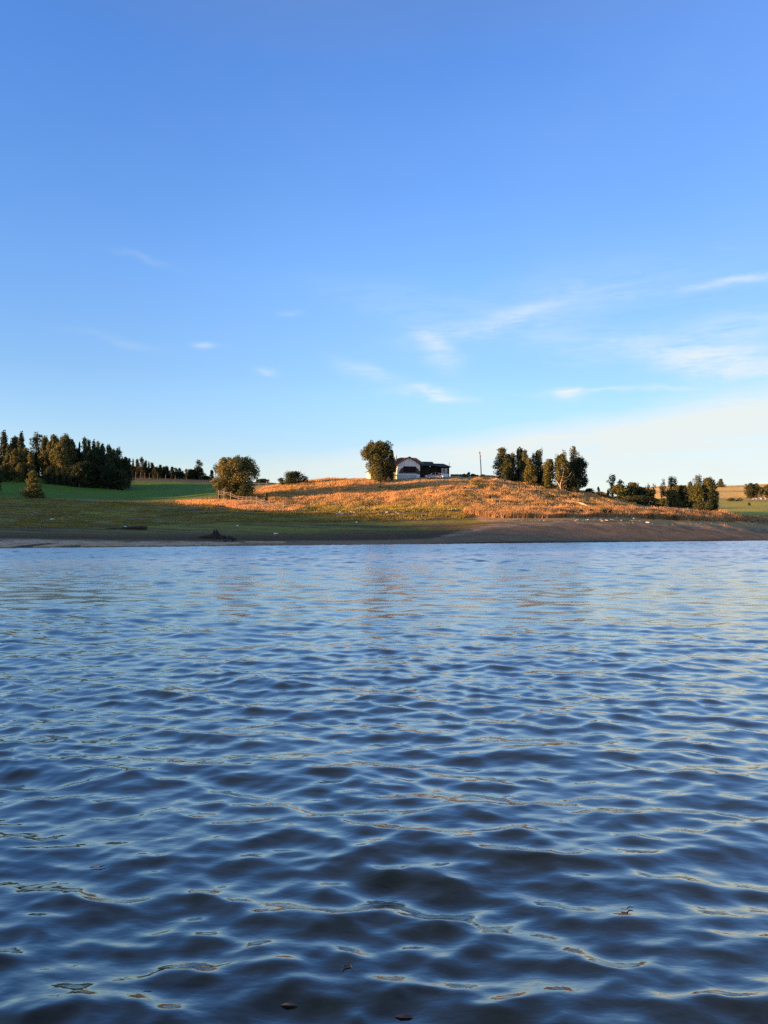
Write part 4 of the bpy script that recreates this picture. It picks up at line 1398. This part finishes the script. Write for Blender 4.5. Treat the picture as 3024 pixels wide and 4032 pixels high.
root = empty('board_fence', (wx(1774, 197), 197, gz(wx(1774, 197), 197)), label='low dark board fence right of the house end', cat='fence')
root.location.z = min(root.location.z, EYE + (HY - 1876) * 197 / F_PX)
for k in range(11):
    MB().box(k * 0.42, k * 0.42 + 0.40, 0, 0.05, -0.3, 0.66 + 0.03 * math.sin(k * 2.3)).build('board', M['wood_dark'], root)
MB().box(-0.05, 4.65, 0.06, 0.12, 0.3, 0.4).build('rail', M['wood_dark'], root)

fence_pts = [(860, 1952), (882, 1954), (908, 1961), (938, 1975), (955, 1976), (970, 1977), (988, 1977), (1010, 1976), (1031, 1990), (1062, 1995), (1090, 1996), (1117, 1994)]
FP = []
for i, (px, py) in enumerate(fence_pts):
    Y = 157.5 - (px - 860) * 0.022
    x = wx(px, Y)
    FP.append(Vector((x, Y, EYE + (HY - py) * Y / F_PX)))
root = empty('rail_fence', FP[0], label='pale wooden post and rail fence zigzagging downhill by the big lit tree', cat='fence')
for i, p in enumerate(FP):
    q = p - FP[0]
    hgt = 1.25 + 0.2 * ((i * 7) % 3 - 1) * 0.5
    MB().tube([(q.x, q.y, q.z - 1.2), (q.x + 0.02, q.y, q.z + hgt)], [0.075, 0.06], 6).build('post', M['wood_grey'], root)
    if i < len(FP) - 1:
        n_ = FP[i + 1] - FP[0]
        rows = (0.28, 0.64, 1.0) if i not in (1, 2) else (0.6, 0.95)
        if i > 8: rows = (0.3, 0.62)
        for zz in rows:
            d = 0.05 * math.sin(i * 3 + zz * 9)
            MB().tube([(q.x - 0.1, q.y - 0.11, q.z + zz + d), ((q.x + n_.x) / 2, (q.y + n_.y) / 2 - 0.11, (q.z + n_.z) / 2 + zz + 0.03), (n_.x + 0.1, n_.y - 0.11, n_.z + zz - d)], [0.05, 0.045, 0.05], 5).build('rail', M['wood_grey'], root)

Y = 262
root = empty('paddock_fence', (wx(517, Y), Y, 0), label='line of thin pale fence posts before the distant row of trees', cat='fence')
for px, top in ((517, 1857), (534, 1858), (553, 1859), (570, 1861), (588, 1862), (620, 1866), (652, 1868), (690, 1872)):
    x = wx(px, Y)
    z0, z1 = gz(x, Y), EYE + (HY - top) * Y / F_PX
    z1 = max(z1, z0 + 1.4)
    MB().tube([(x - root.location.x, 0, z0 - 0.4), (x - root.location.x + 0.04, 0, z1)], 0.08, 6).build('post', M['bark'], root)
root = empty('field_fence', (wx(1004, 200), 200, 0), label='leaning grey posts of an old fence right of the big lit tree', cat='fence')
for px, top, base, Y in ((1004, 1915, 1925, 196), (1020, 1911, 1922, 198), (1046, 1895, 1914, 194)):
    x = wx(px, Y)
    z0, z1 = gz(x, Y), EYE + (HY - top) * Y / F_PX
    z1 = max(z1, z0 + 0.9)
    MB().tube([(x - root.location.x, Y - 200, z0 - 0.3), (x - root.location.x + (0.3 if px == 1046 else 0), Y - 200, z1)], 0.08, 6).build('post', M['wood_grey'], root)
p = on_ground(2154, 2043)
o = MB().tube([(0, 0, -0.3), (0.04, 0, 1.5)], [0.04, 0.03], 6).build('stake', M['wood_grey'], None, label='thin pale stake standing in the dry grass of the right shore', cat='stake')
o.location = p


# ------------------------------------------------------------------ dead wood, stones
def rock_mesh(name, seed, sx, sy, sz, m_):
    r = np.random.default_rng(seed)
    V = [(1, 0, 0), (-1, 0, 0), (0, 1, 0), (0, -1, 0), (0, 0, 1), (0, 0, -1)]
    F = [(0, 2, 4), (2, 1, 4), (1, 3, 4), (3, 0, 4), (2, 0, 5), (1, 2, 5), (3, 1, 5), (0, 3, 5)]
    V = [Vector(v) for v in V]
    cache, F2 = {}, []

    def mid(a, b):
        k = (min(a, b), max(a, b))
        if k not in cache:
            V.append(((V[a] + V[b]) / 2).normalized())
            cache[k] = len(V) - 1
        return cache[k]
    for a, b, c in F:
        ab, bc, ca = mid(a, b), mid(b, c), mid(c, a)
        F2 += [(a, ab, ca), (ab, b, bc), (ca, bc, c), (ab, bc, ca)]
    vs = [(v.x * sx * (0.8 + 0.4 * r.random()), v.y * sy * (0.8 + 0.4 * r.random()), v.z * sz * (0.75 + 0.5 * r.random())) for v in V]
    me = bpy.data.meshes.new(name)
    me.from_pydata(vs, [], F2)
    me.materials.append(m_)
    return me


stones = [rock_mesh('stone', 40 + k, 0.5, 0.42, 0.3, M['stone_pale']) for k in range(5)]
RS = random.Random(12)


def stone_field(n, px0, px1, row_fn, smin, smax, label, group):
    for i in range(n):
        px = RS.uniform(px0, px1)
        py = row_fn(px) + RS.uniform(-1, 1)
        q = on_ground(px, py)
        o = link('stone', stones[i % 5], None, q + Vector((0, 0, 0.02)), label=label, cat='stone', group=group)
        s_ = RS.uniform(smin, smax) * 0.75
        o.scale = (s_ * RS.uniform(0.9, 1.7), s_, s_ * RS.uniform(0.6, 1.1))
        o.rotation_euler = (0, 0, RS.uniform(0, 6))


stone_field(26, 2240, 2450, lambda p: 2049 - (p - 2240) * 0.008 + RS.uniform(-7, 5), 0.5, 1.15, 'pale rubble stone at the foot of the dark bushes on the right shore', 'pale stones by the dark bushes')
stone_field(34, 1290, 1580, lambda p: 2020 + RS.uniform(-7, 8), 0.45, 1.0, 'pale stone in the eroded strip below the middle of the hill', 'pale stones of the eroded strip')
stone_field(18, 2940, 3030, lambda p: 2063 + RS.uniform(-6, 7), 0.5, 1.1, 'lit pale stone in the rubble at the right edge of the shore', 'rubble stones at the right edge')
stone_field(22, 2450, 2900, lambda p: 2055 + (p - 2450) * 0.02 + RS.uniform(-5, 8), 0.25, 0.6, 'small pale stone scattered below the dry grass on the right shore', 'small stones below the dry grass')
stone_field(16, 30, 260, lambda p: 2032 + RS.uniform(-14, 14), 0.45, 0.9, 'flat greyish stone in the bare patches of the left slope', 'greyish stones of the left slope')
stone_field(12, 1990, 2230, lambda p: 2052 + RS.uniform(-4, 3), 0.2, 0.5, 'small whitish stone along the lip of the grey sand bank', 'whitish stones on the sand lip')
for (px, py, s_, lab) in [(205, 2047, (0.9, .5, .35), 'flat bright white piece lying alone on the left green slope'),
                         (935, 2071, (.5, .4, .3), 'small white speck of litter right of the dark drift log'),
                         (1086, 2104, (.7, .5, .4), 'small white stone on the dark mud left of the middle'),
                         (2552, 2060, (1.1, .6, .5), 'bright white angular stone on the lip of the right hand sand bank'),
                         (2496, 2045, (.6, .5, .5), 'small white stone at the edge of the right hand dry grass'),
                         (1405, 2058, (.4, .4, .3), 'tiny white stone on the dark slope below the eroded strip')]:
    q = on_ground(px, py)
    o = link('white_stone', rock_mesh('white_stone', int(px), 0.5, 0.4, 0.35, M['white_chalk']), None, q + Vector((0, 0, 0.08)), label=lab, cat='stone')
    o.scale = s_
q = Vector((wx(356, 212), 212, 0))
q.z = gz(q.x, q.y)
o = MB().tube([(-1.2, 0, 0.15), (-0.9, 0, 0.28), (0.9, 0, 0.28), (1.2, 0, 0.1)], [0.15, 0.32, 0.3, 0.1], 8).build('white_trough', M['white_chalk'], None, label='long white object lying on the grass at the foot of the dark wood', cat='trough')
o.location = q

# drift log
q = on_ground(525, 2086)
root = empty('drift_log', q, math.radians(4), label='long dark drift log lying flat on the left mud slope', cat='log')
MB().tube([(-2.0, 0, 0.1), (-1.2, 0, 0.22), (0.4, 0, 0.26), (1.7, 0, 0.24), (2.1, 0, 0.22)], [0.12, 0.22, 0.30, 0.30, 0.24], 9).build('trunk', M['wood_dark'], root, True)
MB().tube([(-1.0, 0, 0.40), (-1.4, -.1, 0.52)], [0.10, 0.05], 6).build('branch_stub', M['white_chalk'], root)
MB().tube([(-4.2, -.2, .12), (-3.0, -.1, 0.18), (-1.9, 0, 0.12)], [0.05, 0.1, 0.12], 6).build('branch', M['wood_dark'], root)

# old stump with spreading roots
q = on_ground(850, 2121)
root = empty('tree_stump', q, label='weathered dark tree stump with long spreading roots at the left waterline', cat='stump')
st = MB()
for k in range(9):   # splintered hollow shell
    a = k / 9 * 2 * math.pi
    st.tube([(0.55 * math.cos(a), 0.4 * math.sin(a), -0.1), (0.38 * math.cos(a), 0.3 * math.sin(a), 0.55), (0.36 * math.cos(a + .2), 0.28 * math.sin(a), 0.85 + 0.55 * abs(math.sin(k * 2.4)))], [0.22, 0.15, 0.04], 6)
st.build('shell', M['wood_dark'], root)
for (ang, ln, hh, rr) in [(178, 3.0, .38, .2), (165, 2.2, .5, .17), (200, 2.5, .25, .16), (2, 1.5, .3, .2), (-12, 2.4, .3, .17), (20, 2.0, .45, .15), (-80, 1.0, .3, .17), (80, 1.1, .3, .15), (-40, 1.7, .2, .13), (220, 1.6, .2, .13)]:
    a = math.radians(ang)
    c_, s_ = math.cos(a), math.sin(a)
    MB().tube([(.3 * c_, .25 * s_, hh + .15), (ln * .35 * c_, ln * .35 * s_, hh * .9), (ln * .7 * c_, ln * .7 * s_ * 0.8 + 0.1, .12 + hh * .25), (ln * c_, ln * s_ * 0.7, -.05)], [rr * 1.3, rr, rr * .6, rr * .3], 6, cap=False).build('root', M['wood_dark'], root)
q = on_ground(905, 2135)
root = empty('driftwood_tangle', q, label='tangled dark driftwood pile right of the old stump by the water', cat='driftwood')
for k in range(16):
    a, ln = RS.uniform(0, math.pi), RS.uniform(0.5, 1.3)
    cx, cz = RS.uniform(-0.9, 0.9), RS.uniform(0.05, 0.75)
    cz *= 1 - abs(cx) * 0.6
    MB().tube([(cx - ln / 2 * math.cos(a), -ln / 3 * math.sin(a), cz), (cx, 0, cz + RS.uniform(0, .2)), (cx + ln / 2 * math.cos(a), ln / 3 * math.sin(a), cz + RS.uniform(-.2, .3))], [.03, .07, .03], 5).build('branch', M['wood_dark'], root)

# sun bleached trunk on the right slope, log pile, root at the crest
a_, b_ = on_ground(2268, 1986), on_ground(2322, 2001)
root = empty('fallen_trunk', a_, label='bright sun bleached fallen trunk lying on the right slope of the hill', cat='log')
d = b_ - a_
MB().tube([(0, 0, .35), (d.x * .5, d.y * .5, d.z * .5 + .4), (d.x, d.y, d.z + .15)], [.30, .24, .10], 8).build('trunk', M['wood_bare'], root, True)
MB().tube([(-1.8, 1.2, .75), (-.8, .5, .5), (0, 0, .3)], [.08, .16, .22], 7).build('branch', M['wood_bare'], root)
MB().tube([(.4, -.2, .2), (1.3, -.6, -.15), (2.2, -1.4, -.5)], [.12, .08, .04], 6).build('branch', M['wood_dark'], root)
q = on_ground(1962, 1897)
root = empty('log_pile', q, label='small pile of orange lit cut logs at the left foot of the tree clump', cat='log pile')
for k in range(9):
    a, ln = RS.uniform(-0.5, 0.5), RS.uniform(1.2, 2.6)
    cx, cz = RS.uniform(-1.3, 1.3), 0.15 + 0.22 * (k // 3)
    MB().tube([(cx - ln / 2 * math.cos(a), ln / 2 * math.sin(a), cz), (cx + ln / 2 * math.cos(a), -ln / 2 * math.sin(a), cz + RS.uniform(-.1, .25))], [.13, .10], 7).build('log', M['wood_bare'], root)
q = on_ground(2003, 1905)
root = empty('root_plate', q, label='pale upturned root beside the log pile under the clump', cat='tree root')
for k in range(6):
    a = math.radians(20 + k * 28)
    MB().tube([(0, 0, .1), (.5 * math.cos(a), 0, .5 * math.sin(a) + .2), (1.1 * math.cos(a + .2), -.1, 1.1 * math.sin(a + .2))], [.16, .10, .03], 6).build('root', M['bark_pale'], root)

# white sheds of the far farm
for px, py, w_, lab in ((2972, 1969, 1.7, 'small white shed, left of the pair under the far farm grove'), (2990, 1968, 2.2, 'small grey white shed in the middle under the far farm grove'), (3008, 1967, 1.6, 'tiny white shed nearest the right edge under the far farm grove')):
    Y = 366
    x = wx(px, Y)
    z = EYE + (HY - py - 3) * Y / F_PX
    root = empty('shed', (x, Y, min(z, gz(x, Y))), math.radians(-12), label=lab, cat='shed')
    MB().prism_y([(-w_ / 2, -.5), (w_ / 2, -.5), (w_ / 2, 1.1), (0, 1.5), (-w_ / 2, 1.1)], 0, 3).build('wall', M['white'], root)
    MB().slab([(0, -.2, 1.56), (-w_ / 2 - .2, -.2, 1.08), (-w_ / 2 - .2, 3.2, 1.08), (0, 3.2, 1.56)], .06).slab([(0, -.2, 1.56), (w_ / 2 + .2, -.2, 1.08), (w_ / 2 + .2, 3.2, 1.08), (0, 3.2, 1.56)], .06).build('roof', M['metal'], root)
    MB().box(-.4, .4, -.04, 0, -.4, 1.2).build('door', M['timber_brown'], root)

# ------------------------------------------------------------------ drying clay plates along the left waterline
def clay_plates():
    r = random.Random(5)
    nx_, ny_ = 15, 4
    P = {}
    for i in range(nx_ + 1):
        for j in range(ny_ + 1):
            X = -46.5 + i * 2.05 + j * 0.9 + r.uniform(-.5, .5)
            sh = 99.8 + 0.571 * X
            P[i, j] = (X, sh + 1.4 + j * 2.6 + r.uniform(-.6, .6))
    for i in range(nx_):
        for j in range(ny_):
            if r.random() < 0.04 + 0.35 * (i / nx_) ** 2: continue
            c = [P[i, j], P[i + 1, j], P[i + 1, j + 1], P[i, j + 1]]
            cx, cy = sum(p[0] for p in c) / 4, sum(p[1] for p in c) / 4
            pts = []
            for k in range(4):
                a, b = c[k], c[(k + 1) % 4]
                for t in (0.04, 0.35, 0.68):
                    x_, y_ = a[0] + (b[0] - a[0]) * t + r.uniform(-.12, .12), a[1] + (b[1] - a[1]) * t + r.uniform(-.12, .12)
                    s_ = r.uniform(0.84, 0.93)
                    pts.append((cx + (x_ - cx) * s_, cy + (y_ - cy) * s_))
            tilt = r.uniform(-.04, .04)
            up = r.uniform(0.07, 0.16)
            g0 = gz(cx, cy)
            vs = [(0, 0, up + 0.04)] + [(x_ - cx, y_ - cy, gz(x_, y_) - g0 + up + tilt * (x_ - cx)) for x_, y_ in pts]
            vs += [(x_ - cx, y_ - cy, gz(x_, y_) - g0 - 0.25) for x_, y_ in pts]
            n = len(pts)
            fs = [(0, 1 + k, 1 + (k + 1) % n) for k in range(n)] + [(1 + k, 1 + n + k, 1 + n + (k + 1) % n, 1 + (k + 1) % n) for k in range(n)]
            o = mesh_obj('clay_plate', vs, fs, M['clay'], GROUND)
            o.location = (cx, cy, g0)


clay_plates()

# ------------------------------------------------------------------ twigs and leaves afloat
M['twig'] = mat('twig', (0.045, 0.030, 0.022), 0.6, 0.4, 20)
M['leaf_red'] = mat('dead_leaf_red', (0.07, 0.032, 0.025), 0.6, 0.4, 30)
M['leaf_tan'] = mat('dead_leaf_tan', (0.10, 0.075, 0.045), 0.6, 0.4, 30)


def float_at(px, py):
    Y = EYE * F_PX / (py - HY)
    x = wx(px, Y)
    for _ in range(3):
        z, dx, dy = waves(np.array([x]), np.array([Y]))
        Y2 = (EYE - float(z[0])) * F_PX / (py - HY)
        Y = 0.5 * Y + 0.5 * Y2
        x = wx(px, Y)
    z, dx, dy = waves(np.array([x]), np.array([Y]))
    return Vector((x, Y, float(z[0]) + 0.002)), Y


def tw_label(px, py, ln, ang):
    size = 'short' if ln < 60 else ('long' if ln > 90 else 'thin')
    tilt = 'rising to the right' if ang > 5 else ('falling to the right' if ang < -5 else 'lying level')
    side = ['at the left edge', 'on the left', 'left of centre', 'at centre', 'right of centre', 'at the right side'][min(5, int(px / 3024 * 6))]
    dist = 'far out' if py < 3080 else ('in the middle distance' if py < 3310 else ('in the near ripples' if py < 3560 else 'close to the boat'))
    return f'{size} dark twig {tilt}, afloat {side} {dist}'


items = [(1140, 3958, 70, 5, 2), (580, 3910, 45, 0, 2), (1370, 3813, 50, 10, 0), (2475, 3582, 50, -10, 0), (380, 3418, 60, -5, 0)]
for (px, py, ln, ang, kd) in items:
    p, Y = float_at(px, py)
    L_ = ln * Y / F_PX
    a = math.radians(ang)
    dx, dy = math.cos(a) * L_ / 2, math.sin(a) * L_ * 1.0
    rr = random.Random(px)
    if kd == 2:
        m_ = MB()
        w_ = L_ * 0.22
        m_.add([(-L_ / 2, 0, 0), (-L_ * .15, -w_ * .5, .004), (L_ * .3, -w_ * .35, .003), (L_ / 2, 0, 0), (L_ * .2, w_ * .5, .004), (-L_ * .25, w_ * .4, .003), (0, 0, .004)],
               [(0, 1, 6), (1, 2, 6), (2, 3, 6), (3, 4, 6), (4, 5, 6), (5, 0, 6)])
        o = m_.build('floating_leaf', M['leaf_tan'], None, label='curled tan leaf floating on the near water', cat='leaf', group='tan leaves afloat')
    else:
        pts = [(t * dx * 2 + rr.uniform(-.008, .008), t * dy + rr.uniform(-.02, .02), 0) for t in (-.5, -.2, .15, .5)]
        zs, _, _ = waves(np.array([p.x + q_[0] for q_ in pts]), np.array([p.y + q_[1] for q_ in pts]))
        pts = [(q_[0], q_[1], float(z_) - p.z + 0.007) for q_, z_ in zip(pts, zs)]
        th = 0.0014 + 0.0005 * Y
        m_ = MB().tube(pts, [th * .6, th, th * .9, th * .4], 5)
        if rr.random() < 0.3: m_.tube([pts[1], (pts[1][0] + L_ * .18, pts[1][1] + .02, pts[1][2] + .004)], [th * .6, th * .3], 4)
        o = m_.build('floating_twig', M['twig'], None, label=tw_label(px, py, ln, ang), cat='twig', group='twigs adrift on the lake')
    o.location = p
p, Y = float_at(1590, 4003)
o = MB().add([(-.06, 0, .003), (-.02, -.018, .007), (.03, -.016, .006), (.065, 0, .003), (.02, .016, .007), (-.03, .014, .006), (0, 0, .008)], [(0, 1, 6), (1, 2, 6), (2, 3, 6), (3, 4, 6), (4, 5, 6), (5, 0, 6)]).build('floating_leaf', M['leaf_red'], None, label='reddish brown leaf floating at the bottom centre of the lake', cat='leaf')
o.scale = (0.6, 0.6, 0.5)
o.location = p

# low weed clumps that break up the straw on the hill
for px, py, w_, lab in [(1500, 1925, 26, 'low dark weed clump on the hill below the tree by the house'), (1830, 1930, 34, 'brown weed clump on the hill between the house and the pole'),
                        (1905, 1925, 40, 'olive weed clump on the hill straight below the power pole'), (1925, 1962, 30, 'dark weed clump lower on the hill below the pole'),
                        (2012, 1958, 36, 'dark weed clump on the hill below the left trees of the clump'), (2110, 1936, 48, 'wide low weed clump just under the middle trees of the clump'),
                        (2165, 1962, 52, 'wide grey green weed clump on the right flank of the hill'), (2258, 1962, 30, 'small weed clump above the fallen trunk')]:
    q = on_ground(px, py)
    plant('weed_clump', 'bush', px, 0, w_, q.y, lab, 'weeds', 'weed clumps on the sunlit hill', 'leaf_olive', h=0.55, dens=1.0)
